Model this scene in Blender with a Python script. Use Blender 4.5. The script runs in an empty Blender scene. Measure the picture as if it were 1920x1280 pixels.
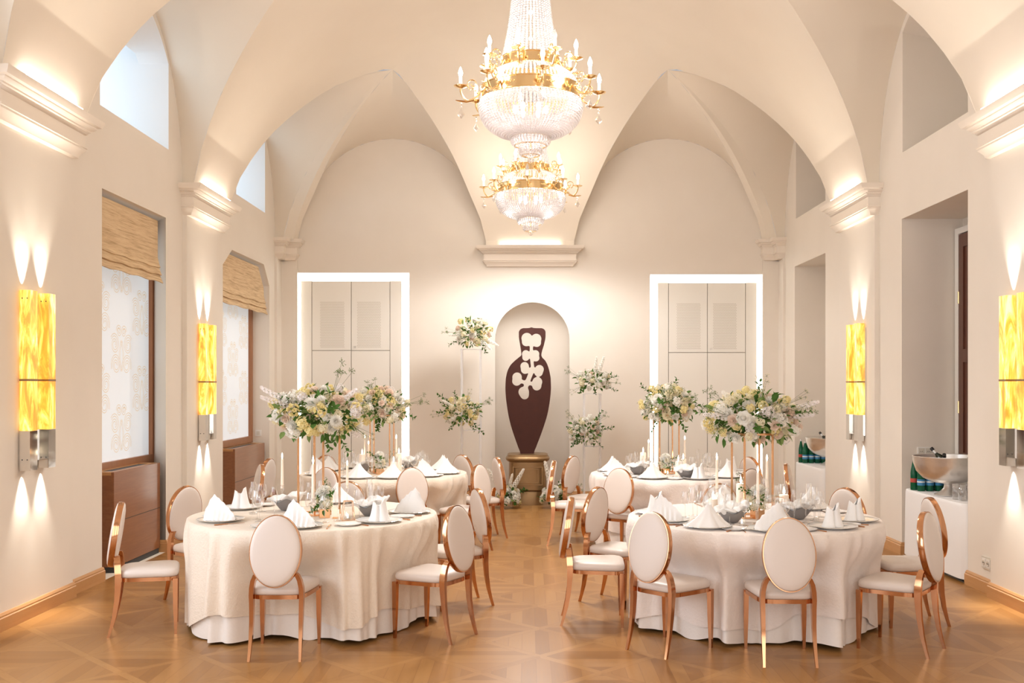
import bpy, math, random
from mathutils import Vector, Matrix, geometry
PI = math.pi
scene = bpy.context.scene
COL = scene.collection
H, F, VPX, VPY = 1.72, 1866.667, 990.0, 722.0
XC, WALL, FACE, SPR, ZS = 0.03, 3.77, 3.72, 3.65, 3.88
YB = 15.0

# ------------------------------------------------------------------ helpers
def at(u, v, z):
    d = (H - z) * F / (v - VPY)
    return ((u - VPX) * d / F, d, z)
def atd(u, v, d):
    return ((u - VPX) * d / F, d, H + (VPY - v) * d / F)

class MB:
    def __init__(s):
        s.v, s.f, s.mi, s.cur = [], [], [], 0
    def add(s, vs, fs):
        o = len(s.v)
        s.v += [tuple(p) for p in vs]
        s.f += [tuple(i + o for i in f) for f in fs]
        s.mi += [s.cur] * len(fs)
        return s
    def box(s, x0, x1, y0, y1, z0, z1):
        vs = [(x, y, z) for z in (z0, z1) for y in (y0, y1) for x in (x0, x1)]
        return s.add(vs, [(0, 2, 3, 1), (4, 5, 7, 6), (0, 1, 5, 4), (2, 6, 7, 3), (0, 4, 6, 2), (1, 3, 7, 5)])
    def loft(s, loops, closed=True, cap0=False, cap1=False):
        n = len(loops[0]); vs = [p for l in loops for p in l]; fs = []
        for k in range(len(loops) - 1):
            for i in range(n if closed else n - 1):
                j = (i + 1) % n
                fs.append((k * n + i, k * n + j, (k + 1) * n + j, (k + 1) * n + i))
        if cap0: fs.append(tuple(range(n - 1, -1, -1)))
        if cap1: fs.append(tuple((len(loops) - 1) * n + i for i in range(n)))
        return s.add(vs, fs)
    def lathe(s, prof, n=24, c=(0, 0, 0), cap0=False, cap1=False):
        return s.loft([[(c[0] + r * math.cos(2 * PI * i / n), c[1] + r * math.sin(2 * PI * i / n), c[2] + z) for i in range(n)] for r, z in prof], True, cap0, cap1)
    def tube(s, pts, r, n=8, cap=True):
        pts = [Vector(p) for p in pts]; rs = r if isinstance(r, (list, tuple)) else [r] * len(pts)
        loops = []; up = None
        for k, p in enumerate(pts):
            t = (pts[min(k + 1, len(pts) - 1)] - pts[max(k - 1, 0)]).normalized()
            if up is None:
                up = Vector((0, 0, 1)) if abs(t.z) < .9 else Vector((1, 0, 0))
            a = t.cross(up).normalized(); b = a.cross(t).normalized(); up = b
            loops.append([p + (a * math.cos(2 * PI * i / n) + b * math.sin(2 * PI * i / n)) * rs[k] for i in range(n)])
        return s.loft(loops, True, cap, cap)
    def bar(s, pts, wx, wy):
        """square section bar along mostly vertical path; wx, wy per point"""
        loops = []
        for p, a, b in zip(pts, wx, wy):
            x, y, z = p
            loops.append([(x - a, y - b, z), (x + a, y - b, z), (x + a, y + b, z), (x - a, y + b, z)])
        return s.loft(loops, True, True, True)
    def ball(s, c, r, nu=10, nv=6, sz=None):
        sz = sz or r
        prof = [(max(r * math.sin(PI * k / nv), .0002), -sz * math.cos(PI * k / nv)) for k in range(nv + 1)]
        return s.lathe(prof, nu, c)
    def octa(s, c, r, h=None):
        h = h or r; x, y, z = c; k = r * .707
        vs = [(x, y, z - h), (x, y, z + h)] + [(x + r * math.cos(a * PI / 3), y + r * math.sin(a * PI / 3), z) for a in range(6)]
        return s.add(vs, [(0, 2 + (i + 1) % 6, 2 + i) for i in range(6)] + [(1, 2 + i, 2 + (i + 1) % 6) for i in range(6)])
    def poly(s, outer, holes, fn):
        loops = [[Vector((a, b, 0)) for a, b in l] for l in [outer] + holes]
        flat = [p for l in loops for p in l]
        tris = geometry.tessellate_polygon(loops)
        return s.add([fn(p.x, p.y) for p in flat], tris)
    def xform(s, m, start=0):
        for i in range(start, len(s.v)):
            s.v[i] = tuple(m @ Vector(s.v[i]))
        return s
    def obj(s, name, mats, parent=None, smooth=True, ang=40, loc=None):
        me = bpy.data.meshes.new(name)
        me.from_pydata(s.v, [], s.f)
        mats = mats if isinstance(mats, (list, tuple)) else [mats]
        for m in mats: me.materials.append(m)
        if len(mats) > 1: me.polygons.foreach_set('material_index', s.mi)
        if smooth:
            me.polygons.foreach_set('use_smooth', [True] * len(me.polygons))
            if ang: me.set_sharp_from_angle(angle=math.radians(ang))
        me.update()
        o = bpy.data.objects.new(name, me); COL.objects.link(o)
        if parent: o.parent = parent
        if loc: o.location = loc
        return o

def tag(o, label, cat, group=None, kind=None):
    o['label'] = label; o['category'] = cat
    if group: o['group'] = group
    if kind: o['kind'] = kind
    return o
def struct(o):
    o['kind'] = 'structure'; return o
def thing(name, label, cat, loc=(0, 0, 0), rz=0, group=None):
    o = bpy.data.objects.new(name, None); COL.objects.link(o); o.empty_display_size = .1
    o.location = loc; o.rotation_euler = (0, 0, rz)
    return tag(o, label, cat, group)
def kids(o):
    return [c for c in KIDS.get(o.name, [])]
KIDS = {}
def reg(o):
    """remember the tree below a finished prototype"""
    ch = list(o.children)
    KIDS[o.name] = ch
    for c in ch: reg(c)
def dup(o, loc=None, rz=None, label=None, group=None, scale=None, parent=None):
    r = o.copy(); COL.objects.link(r)
    if loc is not None: r.location = loc
    if rz is not None: r.rotation_euler = (0, 0, rz)
    if scale is not None: r.scale = (scale,) * 3 if not isinstance(scale, tuple) else scale
    if label: r['label'] = label
    if group: r['group'] = group
    r.parent = parent
    def sub(src, dst):
        for ch in kids(src):
            c = ch.copy(); COL.objects.link(c); c.parent = dst; sub(ch, c)
    sub(o, r)
    return r
class Maker:
    """first call moves the prototype, later calls copy it"""
    def __init__(s, root): s.root, s.used = root, False; reg(root)
    def put(s, loc, rz, label, group=None, scale=None):
        if not s.used:
            s.used = True; o = s.root; o.location = loc; o.rotation_euler = (0, 0, rz); o['label'] = label
            if group: o['group'] = group
            if scale: o.scale = (scale,) * 3
            return o
        return dup(s.root, loc, rz, label, group, scale)

# ------------------------------------------------------------------ materials
class NT:
    def __init__(s, name):
        s.m = bpy.data.materials.new(name); s.m.use_nodes = True
        s.t = s.m.node_tree; s.t.nodes.clear()
        s.out = s.t.nodes.new('ShaderNodeOutputMaterial')
    def n(s, typ, **kw):
        nd = s.t.nodes.new(typ)
        for k, v in kw.items():
            if k.startswith('i_'):
                key = k[2:]; key = int(key) if key.isdigit() else key.replace('_', ' ')
                if isinstance(v, bpy.types.NodeSocket): s.t.links.new(v, nd.inputs[key])
                else: nd.inputs[key].default_value = v
            else: setattr(nd, k, v)
        return nd
    def math(s, op, a, b=0.0, c=None):
        nd = s.t.nodes.new('ShaderNodeMath'); nd.operation = op
        for i, v in enumerate((a, b) if c is None else (a, b, c)):
            if isinstance(v, bpy.types.NodeSocket): s.t.links.new(v, nd.inputs[i])
            else: nd.inputs[i].default_value = v
        return nd.outputs[0]
    def mix(s, f, a, b, blend='MIX'):
        nd = s.t.nodes.new('ShaderNodeMix'); nd.data_type = 'RGBA'; nd.blend_type = blend
        for i, v in ((0, f), (6, a), (7, b)):
            if isinstance(v, bpy.types.NodeSocket): s.t.links.new(v, nd.inputs[i])
            else: nd.inputs[i].default_value = v if i == 0 else (*v, 1) if len(v) == 3 else v
        return nd.outputs[2]
    def pos(s, sx=1, sy=1, sz=1, obj=False):
        if obj: src = s.t.nodes.new('ShaderNodeTexCoord').outputs['Object']
        else: src = s.t.nodes.new('ShaderNodeNewGeometry').outputs['Position']
        return s.n('ShaderNodeVectorMath', operation='MULTIPLY', i_0=src, i_1=(sx, sy, sz)).outputs[0]
    def noise(s, vec, scale=5., detail=3., rough=.5, dist=0.):
        return s.n('ShaderNodeTexNoise', i_Vector=vec, i_Scale=scale, i_Detail=detail, i_Roughness=rough, i_Distortion=dist).outputs[0]
    def ramp(s, f, stops):
        nd = s.n('ShaderNodeValToRGB', i_0=f); r = nd.color_ramp
        while len(r.elements) < len(stops): r.elements.new(.5)
        for e, (p, c) in zip(r.elements, stops): e.position = p; e.color = (*c, 1) if len(c) == 3 else c
        return nd.outputs[0]
    def bump(s, h, strength=.3, dist=.01):
        return s.n('ShaderNodeBump', i_Height=h, i_Strength=strength, i_Distance=dist).outputs[0]
    def prin(s, col=(.8, .8, .8), rough=.5, metal=0., normal=None, **kw):
        nd = s.t.nodes.new('ShaderNodeBsdfPrincipled')
        for k, v in [('Base Color', col), ('Roughness', rough), ('Metallic', metal), ('Normal', normal)] + [(k.replace('_', ' '), v) for k, v in kw.items()]:
            if v is None: continue
            if isinstance(v, bpy.types.NodeSocket): s.t.links.new(v, nd.inputs[k])
            elif isinstance(v, tuple) and nd.inputs[k].type == 'RGBA': nd.inputs[k].default_value = (*v, 1)
            else: nd.inputs[k].default_value = v
        s.sh(nd.outputs[0]); return s
    def sh(s, sock): s.t.links.new(sock, s.out.inputs[0])
M = {}
def simple(name, col, rough=.5, metal=0., **kw):
    M[name] = NT(name).prin(col, rough, metal, **kw).m
def emit(name, col, st):
    t = NT(name); t.sh(t.n('ShaderNodeEmission', i_Color=(*col, 1), i_Strength=st).outputs[0]); M[name] = t.m

def materials():
    t = NT('plaster'); n = t.noise(t.pos(), 2.2, 4)
    t.prin(t.mix(n, (.80, .733, .65), (.855, .79, .71)), .85, normal=t.bump(t.noise(t.pos(), 60, 3), .06, .004)); M['plaster'] = t.m
    t = NT('vault_plaster'); n = t.noise(t.pos(), 1.6, 4)
    t.prin(t.mix(n, (.80, .715, .605), (.855, .775, .665)), .85, normal=t.bump(t.noise(t.pos(), 40, 3), .06, .004)); M['vault'] = t.m
    simple('stucco_trim', (.86, .775, .68), .6)
    simple('white_plaster', (.84, .84, .84), .8)
    # parquet : squares set on the diagonal, grain alternating, framed by diagonal strips
    t = NT('oak_parquet'); S = .72 / math.sqrt(2)
    sep = t.n('ShaderNodeSeparateXYZ', i_0=t.pos()); x, y = sep.outputs[0], sep.outputs[1]
    xo = t.math('ADD', x, 20 * .72 - .078); yo = t.math('SUBTRACT', y, 6.32 - 20 * .72)
    k = 1 / (math.sqrt(2) * S)
    u = t.math('MULTIPLY', t.math('ADD', xo, yo), k); v = t.math('ADD', t.math('MULTIPLY', t.math('SUBTRACT', xo, yo), k), 200)
    i, j = t.math('FLOOR', u), t.math('FLOOR', v)
    par = t.math('MODULO', t.math('ADD', i, j), 2)
    par = t.math('GREATER_THAN', par, .5)
    def fold(w):
        f = t.math('FRACT', w); return t.math('MINIMUM', f, t.math('SUBTRACT', 1., f))
    fu, fv = fold(u), fold(v)
    edge = t.math('MINIMUM', fu, fv)
    strip = t.math('LESS_THAN', edge, .055)
    mixf = lambda a, b: t.n('ShaderNodeMix', data_type='FLOAT', i_0=par, i_2=a, i_3=b).outputs[0]
    across, along = mixf(y, x), mixf(x, y)
    pc = t.math('MULTIPLY', t.math('ADD', across, 40), 1 / .09)
    idx = t.math('FLOOR', pc); fr = fold(pc)
    cmb = t.n('ShaderNodeCombineXYZ', i_0=idx, i_1=i, i_2=j).outputs[0]
    rnd = t.n('ShaderNodeTexWhiteNoise', noise_dimensions='3D', i_Vector=cmb).outputs[0]
    du = t.math('LESS_THAN', fu, fv)
    ru, rv = t.math('ROUND', u), t.math('ROUND', v)
    srnd = t.n('ShaderNodeTexWhiteNoise', noise_dimensions='3D', i_Vector=t.n('ShaderNodeCombineXYZ', i_0=t.n('ShaderNodeMix', data_type='FLOAT', i_0=du, i_2=i, i_3=ru).outputs[0], i_1=t.n('ShaderNodeMix', data_type='FLOAT', i_0=du, i_2=rv, i_3=j).outputs[0], i_2=du).outputs[0]).outputs[0]
    sa = t.n('ShaderNodeMix', data_type='FLOAT', i_0=du, i_2=u, i_3=v).outputs[0]; sc = t.n('ShaderNodeMix', data_type='FLOAT', i_0=du, i_2=v, i_3=u).outputs[0]
    g1 = t.noise(t.n('ShaderNodeCombineXYZ', i_0=t.math('MULTIPLY', along, 2.), i_1=t.math('MULTIPLY', across, 34.), i_2=t.math('MULTIPLY', rnd, 30)).outputs[0], 1.6, 4, .6)
    g2 = t.noise(t.n('ShaderNodeCombineXYZ', i_0=t.math('MULTIPLY', sa, 1.2), i_1=t.math('MULTIPLY', sc, 16.), i_2=t.math('MULTIPLY', srnd, 30)).outputs[0], 1.6, 4, .6)
    tone = t.math('ADD', t.math('MULTIPLY', rnd, .56), t.math('ADD', t.math('MULTIPLY', g1, .5), -.02))
    tone2 = t.math('ADD', t.math('MULTIPLY', srnd, .35), t.math('ADD', t.math('MULTIPLY', g2, .35), .3))
    tn = t.n('ShaderNodeMix', data_type='FLOAT', i_0=strip, i_2=tone, i_3=tone2).outputs[0]
    col = t.ramp(tn, [(.08, (.27, .122, .036)), (.5, (.36, .175, .056)), (1., (.45, .238, .084))])
    seam = t.math('MULTIPLY', t.math('LESS_THAN', fr, .022), t.math('SUBTRACT', 1., strip))
    seam = t.math('MAXIMUM', seam, t.math('LESS_THAN', t.math('ABSOLUTE', t.math('SUBTRACT', edge, .055)), .0035))
    col = t.mix(t.math('MULTIPLY', seam, .55), col, (.26, .11, .035))
    t.prin(col, t.math('ADD', .25, t.math('MULTIPLY', g1, .12)), normal=t.bump(g1, .03, .002), Specular_IOR_Level=.22); M['parquet'] = t.m
    def wood(name, a, b, rough, sc=(1, 1, 14), coat=0.):
        t = NT(name); n = t.noise(t.pos(*sc), 3.2, 4, .6, .6)
        t.prin(t.mix(n, a, b), rough, normal=t.bump(n, .05, .003), Coat_Weight=coat, Coat_Roughness=.1); M[name] = t.m
    wood('oak_trim', (.50, .24, .085), (.60, .33, .14), .35, (3, .8, 12))
    wood('walnut_veneer', (.20, .066, .024), (.36, .15, .062), .3, (6, .8, 14), .3)
    wood('frame_wood', (.30, .115, .045), (.42, .19, .085), .35, (10, 10, 1))
    wood('dark_door', (.085, .026, .014), (.15, .05, .026), .35, (14, 14, 1), .2)
    t = NT('sculpture_wood'); n = t.noise(t.pos(3, 3, 3), 3, 3)
    t.prin(t.mix(n, (.050, .016, .012), (.072, .022, .015)), .6, Specular_IOR_Level=.25); M['sculpture'] = t.m
    # woven blind
    t = NT('woven_blind'); n = t.noise(t.pos(3, 4, 150), 1.6, 3, .6); n2 = t.noise(t.pos(1, 1.2, 26), 2.5, 2)
    w = t.math('MULTIPLY', t.math('ADD', n, n2), .5)
    t.prin(t.ramp(w, [(.32, (.50, .31, .155)), (.5, (.78, .57, .34)), (.68, (.88, .70, .46))]), .8, normal=t.bump(n, .8, .008)); M['blind'] = t.m
    # patterned window fabric, daylight glowing through it
    t = NT('window_fabric'); n = t.noise(t.pos(200, 200, 200), 1, 2)
    t.prin(t.mix(n, (.72, .74, .75), (.80, .82, .83)), .8, Emission_Color=(.80, .90, 1.), Emission_Strength=.20); M['fabric'] = t.m
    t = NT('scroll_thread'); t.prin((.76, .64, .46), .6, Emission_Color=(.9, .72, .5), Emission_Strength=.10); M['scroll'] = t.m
    # cloths
    def cloth(name, a, b, sc, st, sheen=.2):
        t = NT(name); n = t.noise(t.pos(), sc, 5, .62, .4); n2 = t.noise(t.pos(1, 1, .6), 9, 3, .5, 1.2)
        t.prin(t.mix(n, a, b), .62, normal=t.bump(t.math('ADD', n, n2), st, .012), Sheen_Weight=sheen, Sheen_Roughness=.4); M[name] = t.m
    cloth('crinkle_cloth', (.84, .72, .60), (.90, .80, .685), 75, .5)
    cloth('plain_cloth', (.86, .775, .72), (.90, .82, .77), 60, .4)
    cloth('under_cloth', (.84, .77, .71), (.88, .82, .77), 60, .22)
    cloth('white_cloth', (.86, .85, .85), (.89, .88, .88), 80, .1)
    cloth('napkin_linen', (.88, .86, .85), (.91, .90, .89), 90, .1)
    t = NT('ivory_leather'); n = t.noise(t.pos(obj=True), 160, 2)
    t.prin((.725, .64, .585), .42, normal=t.bump(n, .06, .002), Coat_Weight=.15, Coat_Roughness=.3); M['leather'] = t.m
    simple('rose_gold', (.62, .325, .175), .12, 1.)
    simple('copper_tube', (.84, .50, .28), .22, 1.)
    simple('polished_brass', (.90, .66, .36), .15, 1.)
    t = NT('bronze_paint'); n = t.noise(t.pos(), 5, 3)
    t.prin(t.mix(n, (.27, .165, .075), (.37, .235, .115)), .38, .65); M['bronze'] = t.m
    simple('chrome', (.80, .79, .77), .06, 1.)
    t = NT('silver_hammered'); n = t.noise(t.pos(), 34, 3, .6)
    t.prin(t.mix(t.noise(t.pos(), 9, 3), (.74, .70, .65), (.90, .885, .86)), .34, .85, normal=t.bump(n, .25, .006)); M['silver'] = t.m
    simple('porcelain', (.88, .87, .86), .18)
    simple('grey_stoneware', (.24, .22, .215), .55)
    simple('butter', (.90, .78, .42), .5)
    simple('panel_paint', (.88, .85, .79), .5)
    simple('seam_dark', (.36, .31, .25), .8)
    simple('vent_shadow', (.56, .51, .43), .8)
    simple('socket_plastic', (.86, .84, .80), .35)
    simple('socket_frame', (.70, .66, .58), .35)
    simple('hole_dark', (.05, .05, .05), .6)
    simple('grille_grey', (.17, .18, .20), .45, .5)
    simple('black_plastic', (.015, .015, .016), .35)
    simple('wax', (.90, .80, .70), .45, Subsurface_Weight=.3, Subsurface_Radius=(.02, .012, .008), Subsurface_Scale=.5, Emission_Color=(1., .75, .5), Emission_Strength=.06)
    simple('candle_sleeve', (.92, .90, .86), .4, Emission_Color=(1, .9, .78), Emission_Strength=.35)
    emit('flame', (1., .86, .62), 9.)
    emit('bulb_glow', (1., .92, .82), 20.)
    emit('inner_glow', (1., .93, .88), 13.)
    emit('tube_glow_end', (1., .90, .82), 5.)
    emit('tube_glow', (1., .90, .82), 13.)
    emit('led_strip', (.97, 1., .95), 4.2)
    emit('window_sky', (.70, .86, 1.), 1.45)
    emit('day_window', (.82, .90, 1.), 3.2)
    simple('dead_bulb', (.8, .78, .75), .1, Alpha=.5)
    # onyx shades
    t = NT('amber_onyx'); p = t.pos(1, 1, .22)
    n = t.noise(p, 11, 5, .62, 1.8)
    c = t.ramp(n, [(.38, (.78, .20, .01)), (.47, (.98, .42, .035)), (.55, (1., .66, .13)), (.67, (1., .90, .46))])
    t.prin((.5, .3, .1), .2, Emission_Color=c, Emission_Strength=.78); M['onyx'] = t.m
    # clear glass, cut crystal, acrylic
    def clear(name, tint, gl, lo, hi):
        t = NT(name); lw = t.n('ShaderNodeLayerWeight', i_0=.35).outputs[1]
        f = t.math('ADD', lo, t.math('MULTIPLY', t.math('POWER', lw, 1.6), hi))
        tr = t.n('ShaderNodeBsdfTransparent', i_0=(*tint, 1)).outputs[0]
        g = t.n('ShaderNodeBsdfGlossy', i_Color=(*gl, 1), i_Roughness=.03).outputs[0]
        t.sh(t.n('ShaderNodeMixShader', i_0=f, i_1=tr, i_2=g).outputs[0]); M[name] = t.m
    clear('clear_glass', (.96, .96, .96), (1, 1, 1), .09, .85)
    t = NT('cut_crystal'); lw = t.n('ShaderNodeLayerWeight', i_0=.4).outputs[1]
    tr = t.n('ShaderNodeBsdfTransparent', i_0=(.98, .97, .98, 1)).outputs[0]
    g = t.n('ShaderNodeBsdfGlossy', i_Color=(1, 1, 1, 1), i_Roughness=.05).outputs[0]
    d = t.n('ShaderNodeBsdfTranslucent', i_0=(.95, .93, .94, 1)).outputs[0]
    d2 = t.n('ShaderNodeBsdfDiffuse', i_0=(.95, .93, .94, 1)).outputs[0]
    a = t.n('ShaderNodeMixShader', i_0=.5, i_1=d, i_2=d2).outputs[0]
    b = t.n('ShaderNodeMixShader', i_0=.45, i_1=a, i_2=g).outputs[0]
    t.sh(t.n('ShaderNodeMixShader', i_0=.78, i_1=tr, i_2=b).outputs[0]); M['crystal'] = t.m
    t = NT('pendant_crystal'); lw = t.n('ShaderNodeLayerWeight', i_0=.5).outputs[1]
    tr = t.n('ShaderNodeBsdfTransparent', i_0=(.93, .92, .92, 1)).outputs[0]
    g = t.n('ShaderNodeBsdfGlossy', i_Color=(1, 1, 1, 1), i_Roughness=.04).outputs[0]
    t.sh(t.n('ShaderNodeMixShader', i_0=t.math('ADD', .15, t.math('MULTIPLY', lw, .7)), i_1=tr, i_2=g).outputs[0]); M['pendant'] = t.m
    t = NT('acrylic'); tr = t.n('ShaderNodeBsdfTransparent', i_0=(.96, .96, .97, 1)).outputs[0]
    g = t.n('ShaderNodeBsdfDiffuse', i_0=(.92, .91, .92, 1)).outputs[0]
    t.sh(t.n('ShaderNodeMixShader', i_0=.34, i_1=tr, i_2=g).outputs[0]); M['acrylic'] = t.m
    # bottles
    t = NT('green_bottle'); tr = t.n('ShaderNodeBsdfTransparent', i_0=(.05, .42, .22, 1)).outputs[0]
    pb = t.n('ShaderNodeBsdfPrincipled'); pb.inputs['Base Color'].default_value = (.008, .14, .065, 1); pb.inputs['Roughness'].default_value = .08
    t.sh(t.n('ShaderNodeMixShader', i_0=.72, i_1=tr, i_2=pb.outputs[0]).outputs[0]); M['green_glass'] = t.m
    simple('dark_bottle', (.012, .02, .012), .1)
    simple('blue_label', (.05, .26, .50), .5); simple('red_label', (.50, .07, .05), .5); simple('white_label', (.85, .86, .88), .5)
    simple('foil_white', (.80, .79, .77), .35, .3)
    # flowers
    def petal(name, a, b, tl=.42):
        t = NT(name); n = t.noise(t.pos(obj=True), 60, 2); c = t.mix(n, a, b)
        d = t.n('ShaderNodeBsdfDiffuse', i_0=c).outputs[0]; tr = t.n('ShaderNodeBsdfTranslucent', i_0=c).outputs[0]
        t.sh(t.n('ShaderNodeMixShader', i_0=tl, i_1=d, i_2=tr).outputs[0]); M[name] = t.m
    petal('petal_white', (.93, .91, .85), (.97, .95, .91))
    petal('petal_blush', (.90, .72, .60), (.93, .82, .72))
    petal('petal_cream', (.90, .83, .62), (.92, .87, .70))
    petal('petal_yellow', (.90, .77, .36), (.95, .87, .56))
    petal('petal_lilac', (.88, .83, .83), (.94, .90, .89))
    petal('flower_eye', (.62, .52, .16), (.70, .60, .24))
    petal('leaf_green', (.050, .125, .028), (.115, .22, .055), .25)
    petal('leaf_light', (.16, .26, .075), (.27, .36, .13), .3)
    petal('stem_green', (.14, .19, .07), (.22, .26, .11))
materials()
# ------------------------------------------------------------------ vault
def spline(pts):
    xs = [p[0] for p in pts]; ys = [p[1] for p in pts]; n = len(xs)
    h = [xs[i + 1] - xs[i] for i in range(n - 1)]; dl = [(ys[i + 1] - ys[i]) / h[i] for i in range(n - 1)]
    m = [dl[0]] + [0 if dl[i - 1] * dl[i] <= 0 else 2 * dl[i - 1] * dl[i] / (dl[i - 1] + dl[i]) for i in range(1, n - 1)] + [0.]
    def f(x):
        if x <= xs[0]: return ys[0]
        if x >= xs[-1]: return ys[-1]
        i = max(k for k in range(n - 1) if xs[k] <= x); t = (x - xs[i]) / h[i]
        return (1 + 2 * t) * (1 - t) ** 2 * ys[i] + t * (1 - t) ** 2 * h[i] * m[i] + t * t * (3 - 2 * t) * ys[i + 1] + t * t * (t - 1) * h[i] * m[i + 1]
    return f
rise_side = spline([(0, 0), (.1, .34), (.25, .66), (.42, .95), (.8, 1.42), (1.15, 1.75), (1.8, 2.14), (2.6, 2.42), (3.65, 2.52)])
rise_end = spline([(0, 0), (.08, .28), (.21, .54), (.56, 1.19), (1.02, 1.77), (1.43, 2.14), (2.1, 2.42), (3.0, 2.52)])
SY = YB - .12
def zmain(x, y):
    a = rise_side(SPR - abs(x - XC)); b = rise_end(SY - y); k = .10
    h = max(k - abs(a - b), 0) / k
    return ZS + min(a, b) - h * h * k * .25
APX = 1.86
PITCH = 3.93
BANDS = [(10.77 - PITCH * i, 12.05 - PITCH * i) for i in range(4)]      # spandrel feet along each side wall
APEX_Y = [13.47] + [9.43 - PITCH * i for i in range(3)]
Y_OPEN = -1.9
def line(a, b, n):
    return [(a[0] + (b[0] - a[0]) * k / n, a[1] + (b[1] - a[1]) * k / n) for k in range(n)]
def X(s, a): return XC + s * a

def build_vault():
    m = MB()
    # plan outline of the main surface, left side going to the back wall and returning along the right
    left = []
    yb = [(b0, b1) for b0, b1 in reversed(BANDS)]
    ap = list(reversed(APEX_Y))
    def side(s):
        p = [(X(s, SPR), Y_OPEN)] if False else []
        p += line((X(s, APX), Y_OPEN), (X(s, SPR), yb[0][0]), 14) if yb[0][0] > Y_OPEN else []
        for k, (b0, b1) in enumerate(yb):
            if b0 < Y_OPEN: b0 = Y_OPEN
            p += line((X(s, SPR), b0), (X(s, SPR), b1), 10)
            p += line((X(s, SPR), b1), (X(s, APX), ap[k]), 16)
            if k + 1 < len(yb): p += line((X(s, APX), ap[k]), (X(s, SPR), yb[k + 1][0]), 16)
        p += line((X(s, APX), ap[-1]), (X(s, .66), SY), 16)
        return p
    L, R = side(-1), side(1)
    out = L + line((X(-1, .66), SY), (X(1, .66), SY), 10) + [(X(1, .66), SY)] + list(reversed(R))
    def inside(px, py):
        c = False; n = len(out)
        for i in range(n):
            x1, y1 = out[i]; x2, y2 = out[(i + 1) % n]
            if (y1 > py) != (y2 > py) and px < (x2 - x1) * (py - y1) / (y2 - y1) + x1: c = not c
        return c
    def dist(px, py):
        return min(math.hypot(px - a, py - b) for a, b in out)
    pts = []
    for s in (-1, 1):
        for d in (.025, .06, .1, .15, .21, .28, .36, .46, .58):
            for k in range(0, 260):
                y = Y_OPEN + .05 + k * .065
                p = (X(s, SPR - d), y)
                if y < SY - .1 and inside(*p): pts.append((p, .025))
    for d in (.025, .06, .1, .15, .21, .28, .36, .46, .58):
        for k in range(-24, 25):
            p = (XC + k * .06, SY - d)
            if inside(*p): pts.append((p, .025))
    gx = -3.2
    while gx < 3.2:
        gy = Y_OPEN + .1
        while gy < SY - .6:
            if abs(gx - XC) < SPR - .6 and inside(gx, gy): pts.append(((gx, gy), .05))
            gy += .16
        gx += .16
    vs = [Vector(p) for p in out] + [Vector(p) for p, tol in pts if dist(*p) > tol]
    n = len(out)
    r = geometry.delaunay_2d_cdt(vs, [(i, (i + 1) % n) for i in range(n)], [], 1, 1e-5)
    m.add([(p.x, p.y, zmain(p.x, p.y)) for p in r[0]], [tuple(reversed(f)) for f in r[2]])
    for s in (-1, 1):                                   # feet of the spandrels, down behind the capitals
        for b0, b1 in BANDS:
            if b1 > Y_OPEN: m.add([(X(s, SPR), b0, ZS), (X(s, SPR), b1, ZS), (X(s, SPR), b1, ZS - .06), (X(s, SPR), b0, ZS - .06)], [(0, 1, 2, 3)])
    m.add([(X(-1, .66), SY, ZS), (X(1, .66), SY, ZS), (X(1, .66), SY, ZS - .12), (X(-1, .66), SY, ZS - .12)], [(0, 1, 2, 3)])
    for s in (-1, 1): m.add([(X(s, .66), SY, ZS), (X(s, .66), YB, ZS), (X(s, .66), YB, ZS - .12), (X(s, .66), SY, ZS - .12)], [(0, 1, 2, 3)])
    # lunettes: surfaces ruled between an arch on the wall and its groin on the main vault
    def lun(wall, S1, P, S2, n=28, q=8):
        loops = []
        for i in range(n + 1):
            t = i / n; w = wall(t); f = (1 - math.cos(PI * t)) / 2
            if f <= .5: g = (S1[0] + (P[0] - S1[0]) * 2 * f, S1[1] + (P[1] - S1[1]) * 2 * f)
            else: g = (P[0] + (S2[0] - P[0]) * (2 * f - 1), P[1] + (S2[1] - P[1]) * (2 * f - 1))
            G = (g[0], g[1], zmain(*g))
            loops.append([tuple(w[c] + (G[c] - w[c]) * k / q for c in range(3)) for k in range(q + 1)])
        m.loft(loops, closed=False)
    for s in (-1, 1):
        for k, ay in enumerate(APEX_Y):
            y0 = BANDS[k][1] if k == 0 else BANDS[k][1]; y1 = 14.72 if k == 0 else BANDS[k - 1][0]
            wall = lambda t, s=s, y0=y0, y1=y1: (X(s, WALL), y0 + (y1 - y0) * (1 - math.cos(PI * t)) / 2, ZS + ARCH_R * math.sin(PI * t))
            lun(wall, (X(s, SPR), y0), (X(s, APX), ay), (X(s, SPR), y1))
        x0, x1 = X(s, 3.48), X(s, .66)
        wall = lambda t, x0=x0, x1=x1: (x0 + (x1 - x0) * (1 - math.cos(PI * t)) / 2, YB, ZS + 1.55 * math.sin(PI * t))
        lun(wall, (x0, SY), (X(s, APX), APEX_Y[0]), (x1, SY))
        # narrow fin rising from the corner bracket
        A, B, P = (X(s, SPR), 14.72), (x0, SY), (X(s, APX), APEX_Y[0]); loops = []
        for i in range(17):
            f = i / 16
            a = (A[0] + (P[0] - A[0]) * f, A[1] + (P[1] - A[1]) * f); b = (B[0] + (P[0] - B[0]) * f, B[1] + (P[1] - B[1]) * f)
            a3, b3 = (a[0], a[1], zmain(*a)), (b[0], b[1], zmain(*b))
            mid = [(a3[c] + b3[c]) / 2 for c in range(3)]
            bul = .05 * (1 - f)
            mid[0] -= s * bul; mid[1] -= bul
            loops.append([a3, tuple(mid), b3])
        m.loft(loops, closed=False)
    return struct(m.obj('ceiling', M['vault'], ang=24))
ARCH_R = 1.72

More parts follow.
